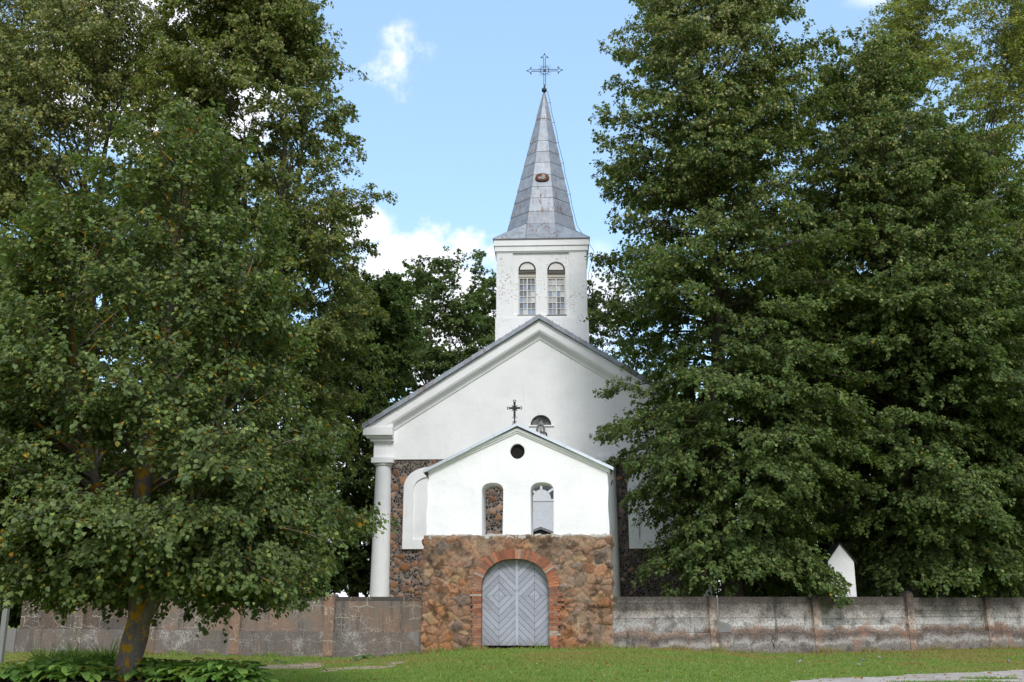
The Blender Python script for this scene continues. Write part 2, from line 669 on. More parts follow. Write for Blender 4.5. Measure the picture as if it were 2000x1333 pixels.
def m_bark(name, lichen=0.0, col=(0.075, 0.062, 0.05)):
    m, t, b, o = new_mat(name)
    v = t.obj()
    f = t.noise(t.mapping(v, (14, 14, 3.0)), 1.0, 6, 0.7)
    c = t.mix(f, tuple(x * 0.45 for x in col), tuple(x * 1.7 for x in col))
    c = t.mix(t.math('MULTIPLY', t.step(t.noise(v, 22.0, 3), 0.62, 0.68), 0.5), c, (0.3, 0.31, 0.29))
    if lichen:
        li = t.step(t.noise(t.mapping(v, (1, 1, 0.7)), 5.5, 6, 0.65, 0.3), 0.515, 0.56)
        c = t.mix(t.math('MULTIPLY', li, lichen), c, t.mix(f, (0.22, 0.11, 0.008), (0.42, 0.25, 0.02)))
    t.l.new(c, b.inputs['Base Color'])
    b.inputs['Roughness'].default_value = 0.9
    b.inputs['Specular IOR Level'].default_value = 0.15
    bump(t, b, f, 0.8, 0.03)
    return m


M = {}
M['white'] = m_plaster('white limewash', (0.85, 0.855, 0.86), streak=0.3)
M['white_gate'] = m_plaster('white gate limewash', (0.86, 0.86, 0.86), streak=0.16, bumps=0.4)
M['white_tower'] = m_plaster('flaking tower limewash', (0.83, 0.835, 0.84), spots=0.85, streak=0.3)
M['stone'] = m_attr('rubble stone', chips=False, bumps=1.0, var=0.6, scale=22)
M['fieldstone'] = m_attr('fieldstone with chipped mortar', chips=True, bumps=0.6)
M['brick'] = m_attr('red brick', bumps=0.8, var=0.5, scale=20)
def m_paint():
    m, t, b, o = new_mat('weathered grey blue paint')
    v = t.obj()
    a = t.attr()
    n = t.noise(v, 26.0, 6, 0.7)
    c = t.mix(1.0, a.outputs['Color'], t.mix(n, (0.72,) * 3, (1.28,) * 3), 'MULTIPLY')
    worn = t.step(t.noise(v, 3.2, 8, 0.75), 0.52, 0.66)
    c = t.mix(t.math('MULTIPLY', worn, 0.5), c, (0.22, 0.205, 0.19))
    sx = t.n.new('ShaderNodeSeparateXYZ')
    t.l.new(v, sx.inputs[0])
    low = t.step(t.math('ADD', sx.outputs[2], t.math('MULTIPLY', t.noise(v, 4.0, 5), 0.7)), 0.85, 0.25)
    c = t.mix(t.math('MULTIPLY', low, 0.6), c, (0.15, 0.13, 0.11))
    t.l.new(c, b.inputs['Base Color'])
    b.inputs['Roughness'].default_value = 0.75
    b.inputs['Specular IOR Level'].default_value = 0.2
    bump(t, b, n, 0.4, 0.01)
    return m


M['paint'] = m_paint()
M['zinc'] = m_roof('weathered zinc', 0.7)
M['dark_wood'] = m_plain('dark old wood', (0.05, 0.045, 0.04), 0.9)
M['grey_board'] = m_attr('grey boards', rough=0.85, var=0.25)
M['frame'] = m_attr('flaking white frame', rough=0.8, var=0.35, scale=30)
M['iron'] = m_plain('black iron', (0.025, 0.024, 0.026), 0.55, 0.4)
M['iron_blue'] = m_plain('grey iron', (0.035, 0.045, 0.06), 0.5, 0.3)
M['rusty'] = m_attr('rusted sheet', rough=0.8, var=0.4)
M['new_zinc'] = m_plain('bright sheet metal', (0.62, 0.66, 0.7), 0.32, 0.55, 0.5, 0.1, 2.0)
M['black'] = m_plain('dark void boards', (0.012, 0.011, 0.01), 0.95)
M['bark'] = m_bark('bark')
M['bark_lichen'] = m_bark('bark with yellow lichen', 1.0, (0.12, 0.105, 0.09))
M['leaf'] = m_leaf('tree leaves', 0.42, 0.5, 0.25)
M['leaf_shiny'] = m_leaf('broad leaves', 0.36, 0.45, 0.28)
M['grass'] = m_leaf('grass blades', 0.45, 0.6, 0.2)
M['concrete'] = m_concrete_right(1.75)
M['render'] = m_render_left('brown cracked render', (0.215, 0.152, 0.116), (0.165, 0.147, 0.132), 0.9)
M['render_low'] = m_render_left('dark plinth render', (0.165, 0.135, 0.115), (0.14, 0.122, 0.108), 0.42, 1.0)
M['patch'] = m_plain('smooth cement patch', (0.19, 0.19, 0.18), 0.85, var=0.25)
M['pale_conc'] = m_plaster('pale lime patch', (0.2, 0.19, 0.18), streak=0.7)
M['attr'] = m_attr('mixed surface', rough=0.7, var=0.15, bumps=0.15)

gl, t_, b_, o_ = new_mat('window glass')
a_ = t_.attr()
t_.l.new(a_.outputs['Color'], b_.inputs['Base Color'])
b_.inputs['Roughness'].default_value = 0.3
b_.inputs['Specular IOR Level'].default_value = 0.6
bump(t_, b_, t_.noise(t_.obj(), 5.0, 2), 0.25, 0.03)
M['glass'] = gl

# ------------------------------------------------------------------ ground
GX, GY = (1009 - 1088) / 2007 * 32, 32.0       # gate centre
RIGHT_K, LEFT_K = 0.45, 0.22


def gz(x, y):
    x = np.asarray(x, dtype=float)
    y = np.asarray(y, dtype=float)
    left = sstep(-(x - GX), 1.0, 5.5)
    right = sstep(x - GX, 3.0, 9.0)
    near = sstep(y, 20.0, 31.0)
    z = -0.12 + near * (0.12 + 0.05 * sstep(x - GX, -3.0, 2.5) - 0.30 * left - 0.28 * right)
    z = z + 0.05 * (vnoise(x * 0.4 + 50, y * 0.4 + 50, 3, 3) - 0.5)
    far = sstep(y, 45.0, 120.0)
    return z - 0.4 * far


def build_ground():
    xs = np.concatenate([[-900, -300, -120, -60], np.arange(-32, 36, 0.4), [60, 120, 300, 900]])
    ys = np.concatenate([[-300, -60, -10, 5], np.arange(10, 48, 0.4), [60, 90, 150, 300, 900]])
    X, Y = np.meshgrid(xs, ys)
    Z = gz(X, Y)
    V = np.stack([X, Y, Z], -1).reshape(-1, 3)
    nx, ny = len(xs), len(ys)
    i = (np.arange(ny - 1)[:, None] * nx + np.arange(nx - 1)[None]).ravel()
    F = np.stack([i, i + 1, i + nx + 1, i + nx], 1)
    m, t, b, o = new_mat('lawn soil and turf')
    v = t.obj()
    n1 = t.noise(v, 0.35, 6, 0.6)
    n2 = t.noise(v, 6.0, 6, 0.7)
    c = t.mix(t.step(n1, 0.35, 0.65), (0.17, 0.23, 0.05), (0.21, 0.24, 0.065))
    c = t.mix(t.math('MULTIPLY', t.step(n2, 0.45, 0.7), 0.6), c, (0.18, 0.15, 0.065))
    t.l.new(c, b.inputs['Base Color'])
    b.inputs['Roughness'].default_value = 0.95
    b.inputs['Specular IOR Level'].default_value = 0.1
    bump(t, b, n2, 0.6, 0.04)
    o = link('lawn', np_mesh('lawn', V, F, m, smooth=True))
    o['kind'] = 'structure'
    return o


build_ground()


# gravel track: lower right corner, one irregular sheet laid 4 mm above the lawn
def sheet(name, outline, mat, lift=0.006, step=0.12, wob=0.12, seed=1, holes=()):
    ol = np.array(outline)
    x0, y0 = ol.min(0) - 0.3
    x1, y1 = ol.max(0) + 0.3
    xs, ys = np.arange(x0, x1, step), np.arange(y0, y1, step)
    X, Y = np.meshgrid(xs, ys)
    XX = X + (vnoise(X * 1.7 + 40, Y * 1.7 + 40, seed, 4) - 0.5) * wob * 4
    YY = Y + (vnoise(X * 1.7 + 90, Y * 1.7 + 10, seed + 5, 4) - 0.5) * wob * 4
    inside = np.zeros(X.shape, bool)
    n = len(ol)
    for k in range(n):
        ax, ay = ol[k]
        bx, by = ol[(k + 1) % n]
        if ay == by:
            continue
        cond = ((ay > YY) != (by > YY)) & (XX < (bx - ax) * (YY - ay) / (by - ay) + ax)
        inside ^= cond
    for hx, hy, hr, hs in holes:
        inside &= ((XX - hx) ** 2 / hr ** 2 + (YY - hy) ** 2 / hs ** 2) > 1
    Z = gz(X, Y) + lift
    ny, nx = X.shape
    V = np.stack([X, Y, Z], -1).reshape(-1, 3)
    ii, jj = np.nonzero(inside[:-1, :-1] & inside[1:, 1:] & inside[:-1, 1:] & inside[1:, :-1])
    i = ii * nx + jj
    F = np.stack([i, i + 1, i + nx + 1, i + nx], 1)
    used = np.unique(F)
    remap = np.zeros(len(V), int)
    remap[used] = np.arange(len(used))
    o = link(name, np_mesh(name, V[used], remap[F], mat, smooth=True))
    o['kind'] = 'structure'
    return (ol, o)


def m_soil(name, c1, c2, peb):
    m, t, b, o = new_mat(name)
    v = t.obj()
    n1, n2 = t.noise(v, 1.4, 5, 0.6), t.noise(v, 30.0, 6, 0.75)
    c = t.mix(t.step(n1, 0.35, 0.65), c1, c2)
    c = t.mix(1.0, c, t.mix(n2, (0.45,) * 3, (1.55,) * 3), 'MULTIPLY')
    c = t.mix(t.math('MULTIPLY', t.step(t.noise(v, 18.0, 3), 0.6, 0.66), 0.6), c, peb)
    t.l.new(c, b.inputs['Base Color'])
    b.inputs['Roughness'].default_value = 0.95
    b.inputs['Specular IOR Level'].default_value = 0.1
    bump(t, b, n2, 0.7, 0.03)
    return m


gh = lambda px, py: ground_hit(px, py, -0.1)
track_pts = [gh(x, y) for x, y in ((1480, 1345), (1560, 1329), (1640, 1322), (1750, 1315), (1860, 1309), (2010, 1301), (2080, 1298),
                                   (2080, 1420), (1480, 1420))]
tr_h = [(*gh(1845, 1331), 1.15, 0.30), (*gh(1990, 1334), 1.0, 0.32), (*gh(1935, 1322), 0.6, 0.16)]
TRACK, _ = sheet('gravel_track', track_pts, m_soil('pale gravel', (0.50, 0.45, 0.41), (0.37, 0.32, 0.285), (0.6, 0.57, 0.54)),
                 0.012, 0.05, 0.20, 3, tr_h)
soil_m = m_soil('bare sandy soil', (0.42, 0.32, 0.25), (0.32, 0.24, 0.18), (0.45, 0.38, 0.3))
SOILS = []
for px, py, wx, wy, sd_ in ((560, 1298, 70, 7, 11), (612, 1292, 26, 4, 12), (690, 1305, 60, 4, 13), (768, 1301, 22, 4, 14), (735, 1308, 40, 3, 15), (640, 1311, 30, 2.5, 16), (715,1295,20,2,17)):
    pts = []
    for k in range(14):
        a = 2 * math.pi * k / 14
        pts.append(ground_hit(px + wx * math.cos(a), py + wy * math.sin(a), -0.18))
    SOILS.append(sheet('bare_soil', pts, soil_m, 0.010, 0.04, 0.30, sd_)[0])

# ------------------------------------------------------------------ stone panels (real relief)
def stone_panel(PU, PZ, seeds, pal, mortar, aniso=1.25, relief=0.06, edge_w=0.07, dens=None, seed=1, smear=0.0, keep=None):
    """height and colour of rubble at points (PU,PZ)"""
    n = len(seeds)
    r = np.random.default_rng(seed)
    wts = r.random(n) * 0.12
    pts = np.array(seeds)
    pu = PU + (vnoise(PU * 3 + 20, PZ * 3 + 20, seed + 1, 3) - 0.5) * 0.14
    pz = PZ + (vnoise(PU * 3 + 60, PZ * 3 + 90, seed + 2, 3) - 0.5) * 0.14
    F1 = np.full(PU.shape, 9.0)
    F2 = np.full(PU.shape, 9.0)
    ID = np.zeros(PU.shape, int)
    for k in range(n):
        m = (np.abs(pu - pts[k, 0]) < 1.1) & (np.abs(pz - pts[k, 1]) < 1.1)
        if not m.any():
            continue
        d = np.sqrt(((pu[m] - pts[k, 0]) / aniso) ** 2 + (pz[m] - pts[k, 1]) ** 2) - wts[k]
        f1, f2, idd = F1[m], F2[m], ID[m]
        less = d < f1
        f2 = np.where(less, f1, np.minimum(f2, d))
        idd = np.where(less, k, idd)
        f1 = np.where(less, d, f1)
        F1[m], F2[m], ID[m] = f1, f2, idd
    e = F2 - F1
    s = sstep(e, 0.01, edge_w)
    dome = sstep(e, 0.0, 0.25)
    amp = r.uniform(0.35, 1.0, n)[ID]
    on = np.ones(PU.shape) if keep is None else (r.random(n) < keep(pts[:, 0], pts[:, 1]))[ID].astype(float)
    flat = 1 - 0.75 * np.clip(smear, 0, 1) * sstep(vnoise(PU * 1.6 + 5, PZ * 1.6 + 70, seed + 7, 4), 0.4, 0.62)
    h = (0.45 * s + 0.55 * dome) * amp * relief * on * flat
    pal = np.array(pal)
    cid = r.integers(0, len(pal), n)
    cst = pal[cid][ID] * r.uniform(0.75, 1.25, n)[ID][:, None]
    nf = vnoise(PU * 7 + 5, PZ * 7 + 5, seed + 3, 4)
    cst = cst * (0.7 + 0.6 * nf)[:, None]
    sm = sstep(vnoise(PU * 1.6 + 5, PZ * 1.6 + 70, seed + 7, 4), 0.42, 0.7) * smear
    s2 = s * on
    s2 = s2 * (1 - 0.8 * sm)
    mort = np.array(mortar)[None] * (0.7 + 0.6 * vnoise(PU * 9 + 5, PZ * 9 + 50, seed + 4, 3))[:, None]
    c = cst * s2[:, None] + mort * (1 - s2)[:, None]
    h = h + 0.012 * (nf - 0.5) + 0.03 * (vnoise(PU * 1.3 + 8, PZ * 1.3 + 8, seed + 9, 3) - 0.5)
    return h, np.concatenate([c, s2[:, None]], 1)


def jitter_seeds(u0, u1, z0, z1, du, dz, seed):
    r = np.random.default_rng(seed)
    out = []
    row = 0
    z = z0
    while z < z1:
        u = u0 + (row % 2) * du * 0.5
        while u < u1:
            out.append((u + r.uniform(-0.42, 0.42) * du, z + r.uniform(-0.42, 0.42) * dz))
            if r.random() < 0.25:
                out.append((u + r.uniform(-0.5, 0.5) * du, z + r.uniform(-0.5, 0.5) * dz))
            u += du * r.uniform(0.75, 1.3)
        z += dz * r.uniform(0.85, 1.15)
        row += 1
    return out


# ------------------------------------------------------------------ church
CHX = (1058 - 1088) / 2007 * 43.0
C = Frame(CHX, 43.0, 0.0)
church = thing('church', 'white plastered stone church with square tower, grey metal spire and gabled front behind the gatehouse', 'church', (CHX, 43.0, 0))
axis = 1058


def cz(py, d=0.0, px=1058):
    return C.z_(px, py, d)


def cu(px, py=900, d=0.0):
    return C.u_(px, py, d)


# gable geometry
_, z_apex = C.p(1058, 617, -0.5)
u_tip, z_tip = C.p(707, 833, -0.5)
HW = -u_tip
slope = (z_apex - z_tip) / HW
uL = C.u_(730, 880)                # left end of frieze
z_fr = cz(898, px=760)             # underside of the frieze
z_co = cz(862, px=745)


def rake(off, du=0.0):
    """(u,z) polyline of a line parallel to the roof, off metres (vertically) below it"""
    return lambda u: z_apex - off - slope * abs(u)


# lower and upper front wall
def arc(cx, cz_, r, a0, a1, n=16, sx=1.0):
    return [(cx + sx * r * math.cos(R_(a0 + (a1 - a0) * i / n)), cz_ + r * math.sin(R_(a0 + (a1 - a0) * i / n))) for i in range(n + 1)]


lu0, lz0 = C.p(1036, 831)
lu1, _ = C.p(1077, 831)
lr = (lu1 - lu0) / 2
lun = arc((lu0 + lu1) / 2, lz0, lr, 0, 180, 18)
b = MB()
gt = rake(0.30)
outer = [(uL, z_fr), (-uL, z_fr), (-uL, gt(uL)), (0, gt(0)), (uL, gt(uL))]
b.plate(outer, [lun], 0.0, 0.45)
b.build('gable_wall', M['white'], church)
# half-round window in the gable
b = MB()
xm = (lu0 + lu1) / 2
b.prism(arc(xm, lz0 - 0.02, lr * 1.04, 0, 180, 18), 0.20, 0.26, (0.10, 0.10, 0.105))
for k, (x0, x1, g) in enumerate(((-0.95, -0.55, 0.16), (-0.54, -0.05, 0.13), (-0.03, 0.45, 0.10), (0.47, 0.95, 0.12))):
    hh = lr * (0.62 if k in (0, 3) else 0.9)
    b.prism([(xm + x0 * lr, lz0), (xm + x1 * lr, lz0), (xm + x1 * lr * 0.75, lz0 + hh * 0.92), (xm + x0 * lr * 0.75, lz0 + hh)], 0.15 + 0.008 * k, 0.185 + 0.003 * k, (g, g, g * 1.02))
b.prism([(xm - 0.3 * lr, lz0), (xm + 0.3 * lr, lz0), (xm + 0.02, lz0 + 0.62 * lr)], 0.10, 0.14, (0.24, 0.23, 0.22))
b.box(xm - 0.1, xm + 0.62 * lr, 0.07, 0.10, lz0 + 0.56 * lr, lz0 + 0.62 * lr, (0.04, 0.04, 0.04))
b.build('lunette_window', M['grey_board'], church)
b = MB()
b.box(lu0 - 0.06, lu1 + 0.12, -0.07, 0.12, lz0 - 0.06, lz0 - 0.002)
b.build('window_sill', M['white_tower'], church)

# raking cornices
def rake_band(o1, o2, y0, y1, hw, mat, name):
    b = MB()
    f1, f2 = rake(o1), rake(o2)
    for s in (-1, 1):
        poly = [(0, f2(0)), (0, f1(0)), (s * hw, f1(hw)), (s * hw, f2(hw))]
        b.prism(poly, y0, y1)
    return b.build(name, mat, church)


rake_band(0.14, 0.597, -0.38, 0.0, HW - 0.18, M['white'], 'raking_cornice')
b = MB()
for s in (-1, 1):
    rows = []
    for (o_, y_, hw_) in ((0.60, -0.36, HW - 0.95), (0.66, -0.34, HW - 1.0), (0.74, -0.24, HW - 1.08), (0.82, -0.12, HW - 1.16), (0.90, -0.07, HW - 1.22), (0.95, -0.06, HW - 1.25), (0.97, 0.02, HW - 1.27)):
        f_ = rake(o_)
        rows.append(((0, y_, f_(0)), (s * hw_, y_, f_(hw_))))
    vs = [p for r2 in rows for p in r2]
    b.add(vs, [(2 * k, 2 * k + 1, 2 * k + 3, 2 * k + 2) if s < 0 else (2 * k + 2, 2 * k + 3, 2 * k + 1, 2 * k) for k in range(len(rows) - 1)])
b.build('cornice_moulding', M['white'], church)
# cornice returns at both ends
for s in (-1, 1):
    b = MB()
    ua = C.u_(713, 845)
    ub = C.u_(770, 845)
    za, zb, zc = C.z_(740, 838), C.z_(740, 853), C.z_(740, 863)
    f = lambda u: s * -u
    x0, x1 = sorted((f(ua), f(ub)))
    b.box(x0, x1, -0.48, 0.6, zb, za + 0.0)
    xa, xb = sorted((f(ua + 0.18), f(ub)))
    b.box(xa, xb, -0.30, 0.55, zb - 0.10, zb - 0.002)
    xa, xb = sorted((f(ua + 0.28), f(ub)))
    b.box(xa, xb, -0.20, 0.5, zc, zb - 0.102)
    # wedge that closes the return against the raking band
    p = [(f(ua), za + 0.002), (f(ub), za + 0.002), (f(ub), za + 0.16), (f(ua + 0.32), za + 0.16)]
    b.prism(p, -0.36, 0.0)
    b.build('cornice_return', M['white'], church)

# stone front
zs_top = z_fr + 0.02
us, zs = np.meshgrid(np.arange(uL + 0.3, -uL - 0.3, 0.03), np.arange(-0.6, zs_top, 0.03))
PU, PZ = us.ravel(), zs.ravel()
seeds = jitter_seeds(uL, -uL, -0.6, zs_top, 0.30, 0.27, 5)
zn = z_fr


def keepf(u, z):
    k = np.where(u < -3.2, np.where(z < 3.6, 0.88, np.where(z < zn - 0.5, 0.55, 0.12)), 0.16)
    return np.where((u > -3.2) & (u < -0.4), 0.3, k)


h, c4 = stone_panel(PU, PZ, seeds, [(0.24, 0.11, 0.055), (0.27, 0.15, 0.085), (0.2, 0.11, 0.075), (0.17, 0.12, 0.10), (0.30, 0.19, 0.13)],
                    (0.25, 0.205, 0.175), relief=0.09, edge_w=0.09, seed=21, keep=keepf, aniso=1.2)
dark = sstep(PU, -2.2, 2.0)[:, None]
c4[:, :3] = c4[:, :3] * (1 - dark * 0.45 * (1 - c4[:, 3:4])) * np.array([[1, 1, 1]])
V = np.stack([PU, 0.06 - h, PZ], 1)
ny, nx = us.shape
i = (np.arange(ny - 1)[:, None] * nx + np.arange(nx - 1)[None]).ravel()
F = np.stack([i, i + 1, i + nx + 1, i + nx], 1)
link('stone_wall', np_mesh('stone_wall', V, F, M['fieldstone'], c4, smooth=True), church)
b = MB()
b.box(uL + 0.1, -uL - 0.1, 0.14, 0.5, -0.6, z_fr + 0.1, (0.2, 0.17, 0.15, 0))
L_NAVE = 26.0
for s in (-1, 1):
    xa, xb = sorted((s * (-uL - 0.55), s * (-uL - 0.05)))
    b.box(xa, xb, 0.5, L_NAVE, -0.6, z_co + 0.2, (0.2, 0.17, 0.15, 0))
b.prism([(uL + 0.05, -0.6), (-uL - 0.05, -0.6), (-uL - 0.05, z_co), (0, z_apex - 0.5), (uL + 0.05, z_co)], L_NAVE, L_NAVE + 0.5, (0.2, 0.17, 0.15, 0))
b.build('side_wall', M['fieldstone'], church)

# roof with rolled seams along the verge
b = MB()
f0 = rake(0.0)
rr = random.Random(3)
for s in (-1, 1):
    nseg = 26
    for k in range(nseg):
        a0, a1 = HW * k / nseg, HW * (k + 1) / nseg - 0.004
        t0 = rr.uniform(0.82, 1.12)
        lift = rr.uniform(-0.008, 0.010)
        kick = -0.03 * (k > nseg - 4) * (k - nseg + 4)
        b.prism([(s * a0, f0(a0) - 0.13 + lift), (s * a1, f0(a1) - 0.13 + lift), (s * a1, f0(a1) + 0.075 + lift), (s * a0, f0(a0) + 0.075 + lift)],
                -0.55 - rr.uniform(0, 0.012), 0.6, (t0, t0, t0 * 1.02, rr.choice((0.3, 0.8, 1.0))))
        b.prism([(s * (a1 - 0.03), f0(a1) + 0.078 + lift), (s * (a1 + 0.01), f0(a1) + 0.07 + lift), (s * (a1 + 0.01), f0(a1) + 0.115 + lift), (s * (a1 - 0.03), f0(a1) + 0.12 + lift)],
                -0.56, 0.6, (0.8, 0.8, 0.8, 1))
    for k in range(nseg):
        a0, a1 = HW * k / nseg, HW * (k + 1) / nseg
        t0 = rr.uniform(0.82, 1.1)
        b.prism([(s * a0, f0(a0) - 0.10), (s * a1, f0(a1) - 0.10), (s * a1, f0(a1) + 0.06), (s * a0, f0(a0) + 0.06)], 0.601, L_NAVE + 0.9, (t0, t0, t0, 0.8))
b.build('roof', M['zinc'], church)

# columns
def column(pxc, top_half, bot_half):
    b = MB()
    zt, zb = C.z_(745, 911), -0.5
    z1165 = C.z_(745, 1165)
    sc = C.u_(746, 1000) - C.u_(745, 1000)
    uc = C.u_(pxc, 1000)
    rt, rb = top_half * sc, bot_half * sc
    ycen = 0.10
    prof = []
    for k in range(13):
        q = k / 12
        prof.append((rb + (rt - rb) * (q ** 1.15), zb + (zt - zb) * q))
    o = []
    b.lathe(prof, uc, ycen, 32)
    b.lathe([(rt, zt), (rt + 0.07, zt + 0.03), (rt + 0.08, zt + 0.08), (rt + 0.05, zt + 0.11)], uc, ycen, 32)
    ob = b.build('column', M['white'], church, smooth=True)
    e = ob.modifiers.new('edges', 'EDGE_SPLIT')
    e.split_angle = R_(35)
    b = MB()
    hw = 21.5 * sc
    b.box(uc - hw, uc + hw, ycen - hw, 0.3, zt + 0.115, z_fr + 0.05)
    b.build('abacus', M['white'], ob)
    return ob


col_l = C.u_(746, 1000)
pxr = 2 * 1058 - 746
for pc in (746, 1058 - 131, 1058 + 131, pxr + 2):
    column(pc, 15.5, 20.0)

# blind niches with white surrounds
def niche(side):
    b = MB()
    uo, zb = C.p(786, 1073)
    ui = C.u_(886, 1073)
    zt = C.z_(830, 913)
    hw = (ui - uo) / 2
    cx = (ui + uo) / 2 * (1 if side < 0 else -1)
    rad = hw * 0.85
    def shape(w, zb_, zt_):
        rz = w * 0.8
        pts = [(cx - w, zb_), (cx + w, zb_)]
        for k in range(17):
            a = R_(180 * k / 16)
            pts.append((cx + w * math.cos(a), zt_ - rz + rz * math.sin(a)))
        return pts
    fr = (C.u_(805, 1000) - C.u_(786, 1000))
    b.plate(shape(hw, zb, zt), [shape(hw - fr, zb + fr * 0.95, zt - fr)], -0.10, 0.14)
    o = b.build('niche_surround', M['white'], church)
    b = MB()
    b.prism(shape(hw - fr + 0.01, zb + fr * 0.95, zt - fr), -0.02, 0.03)
    b.build('niche_panel', M['white'], o)


niche(-1)
niche(1)

# doorway seen through the gate opening: white leaf, arched tympanum, grey fanlight
du0, dz0 = C.p(1028, 978)
dw = 1.12
b = MB()
dzt = C.z_(1060, 978)
dcx = C.u_(1058, 978)
ra = C.u_(1076, 975) - dcx
def arch_shape(w, z0_, zs_):
    return [(dcx - w, z0_), (dcx + w, z0_)] + [(dcx + w * math.cos(R_(180 * k / 20)), zs_ + w * 0.8 * math.sin(R_(180 * k / 20))) for k in range(21)]
b.plate(arch_shape(dw + 0.35, -0.3, dzt), [arch_shape(dw, -0.29, dzt)], -0.12, 0.14)
so = b.build('door_surround', M['white'], church)
b = MB()
b.box(dcx - dw, dcx + dw, -0.02, 0.05, -0.28, dzt - 0.03, (0.62, 0.65, 0.70))
b.box(dcx - dw, dcx + dw, -0.055, -0.022, dzt - 0.03, dzt + 0.06, (0.72, 0.73, 0.74))
b.build('church_door', M['grey_board'], so)
b = MB()
b.prism([(dcx - dw, dzt + 0.06)] + [(dcx + dw, dzt + 0.06)] + [(dcx + dw * math.cos(R_(180 * k / 20)), dzt + 0.06 + dw * 0.8 * math.sin(R_(180 * k / 20))) for k in range(1, 20)], 0.0, 0.04, (0.05, 0.06, 0.075))
b.build('fanlight', M['glass'], so)
b = MB()
b.prism([(dcx + ra * math.cos(R_(180 * k / 16)), dzt + 0.065 + ra * 1.02 * math.sin(R_(180 * k / 16))) for k in range(17)], -0.035, -0.003, (0.68, 0.71, 0.75))
for a in (45, 92, 135):
    ca, sa = math.cos(R_(a)), math.sin(R_(a))
    p0, p1 = (dcx + ra * 1.02 * ca, dzt + 0.06 + ra * 1.04 * sa), (dcx + dw * 0.98 * ca, dzt + 0.06 + dw * 0.8 * sa)
    b.prism([(p0[0] - 0.05 * sa, p0[1] + 0.05 * ca), (p0[0] + 0.05 * sa, p0[1] - 0.05 * ca), (p1[0] + 0.05 * sa, p1[1] - 0.05 * ca), (p1[0] - 0.05 * sa, p1[1] + 0.05 * ca)], -0.03, -0.004, (0.75, 0.75, 0.75))
b.build('fanlight_panel', M['grey_board'], so)
# little gabled porch roof over the doorway
PD = -2.2
kx, kz = C.p(1056, 1029, PD)
b = MB()
for s in (-1, 1):
    b.prism([(kx, kz), (kx + s * 1.1, kz - 0.42), (kx + s * 1.1, kz - 0.52), (kx, kz - 0.10)], PD, -0.1, (0.20, 0.19, 0.21))
po = b.build('porch_roof', M['grey_board'], church)
b = MB()
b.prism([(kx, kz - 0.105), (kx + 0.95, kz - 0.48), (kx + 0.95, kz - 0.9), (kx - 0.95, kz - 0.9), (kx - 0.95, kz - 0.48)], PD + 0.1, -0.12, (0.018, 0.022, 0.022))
for s in (-1, 1):
    b.box(kx + s * 0.9 - 0.07, kx + s * 0.9 + 0.07, PD + 0.1, PD + 0.24, -0.3, kz - 0.9, (0.05, 0.05, 0.05))
b.build('porch_frame', M['grey_board'], church)

# tower
TD = 0.9
tz_top = C.z_(1058, 486, TD)
tz_mid = C.z_(1058, 621, TD)
tu0, tu1 = C.u_(969.5, 560, TD), C.u_(1146.5, 560, TD)
tb0, tb1 = C.u_(966, 650, TD), C.u_(1149, 650, TD)
TW = (tu1 - tu0) / 2
tcx = (tu0 + tu1) / 2
tcy = TD + TW
tower = None


def tpt(px, py, d=TD):
    u, z = C.p(px, py, d)
    return u - tcx, z


pl, pt = tpt(1002, 488)
prr, pb = tpt(1113, 614)
wins = []
for x0, x1 in ((1012.5, 1047), (1069.5, 1105)):
    a0, zb = tpt(x0, 615)
    a1, _ = tpt(x1, 615)
    _, zt = tpt((x0 + x1) / 2, 510)
    wins.append((a0, a1, zb, zt))


def win_shape(a0, a1, zb, zt, g=0.0):
    w = (a1 - a0) / 2 + g
    cx = (a0 + a1) / 2
    return [(cx - w, zb - g), (cx + w, zb - g)] + [(cx + w * math.cos(R_(180 * k / 16)), zt - (a1 - a0) / 2 + w * math.sin(R_(180 * k / 16))) for k in range(17)]


b = MB()
rect = [(pl, pb), (prr, pb), (prr, pt), (pl, pt)]
sq = [(-TW, tz_mid), (TW, tz_mid), (TW, tz_top), (-TW, tz_top)]
side = MB()
side.plate(sq, [rect], -TW, -TW + 0.11)
side.plate([(pl - 0.05, pb - 0.05), (prr + 0.05, pb - 0.05), (prr + 0.05, pt + 0.05), (pl - 0.05, pt + 0.05)],
           [], -TW + 0.09, -TW + 0.4)
front = MB()
front.plate(sq, [rect], -TW, -TW + 0.11)
front.plate([(pl - 0.05, pb - 0.05), (prr + 0.05, pb - 0.05), (prr + 0.05, pt + 0.05), (pl - 0.05, pt + 0.05)],
            [win_shape(*w) for w in wins], -TW + 0.09, -TW + 0.4)
allb = MB()
for k in range(4):
    src = front if k == 0 else side
    ca, sa = math.cos(k * math.pi / 2), math.sin(k * math.pi / 2)
    e = 0.0005 * k
    allb.add([(tcx + x * ca - y * sa + e, tcy + x * sa + y * ca + e, z) for x, y, z in src.v], src.f)
BW = (tb1 - tb0) / 2
allb.box(tcx - BW, tcx + BW, tcy - BW, tcy + BW, z_apex - 4.0, tz_mid - 0.001)
tower = allb.build('tower', M['white_tower'], church)
# tower cornice
b = MB()
zc = [C.z_(1058, y, TD - 0.15) for y in (467, 479, 489)]
zs0 = zc[0]
for ov, za, zb in ((0.13, zc[0] + 0.03, zc[1]), (0.075, zc[1] - 0.002, zc[2]), (0.03, zc[2] - 0.002, zc[2] - 0.05)):
    b.box(tcx - TW - ov, tcx + TW + ov, tcy - TW - ov, tcy + TW + ov, zb, za)
b.build('tower_cornice', M['white'], church)

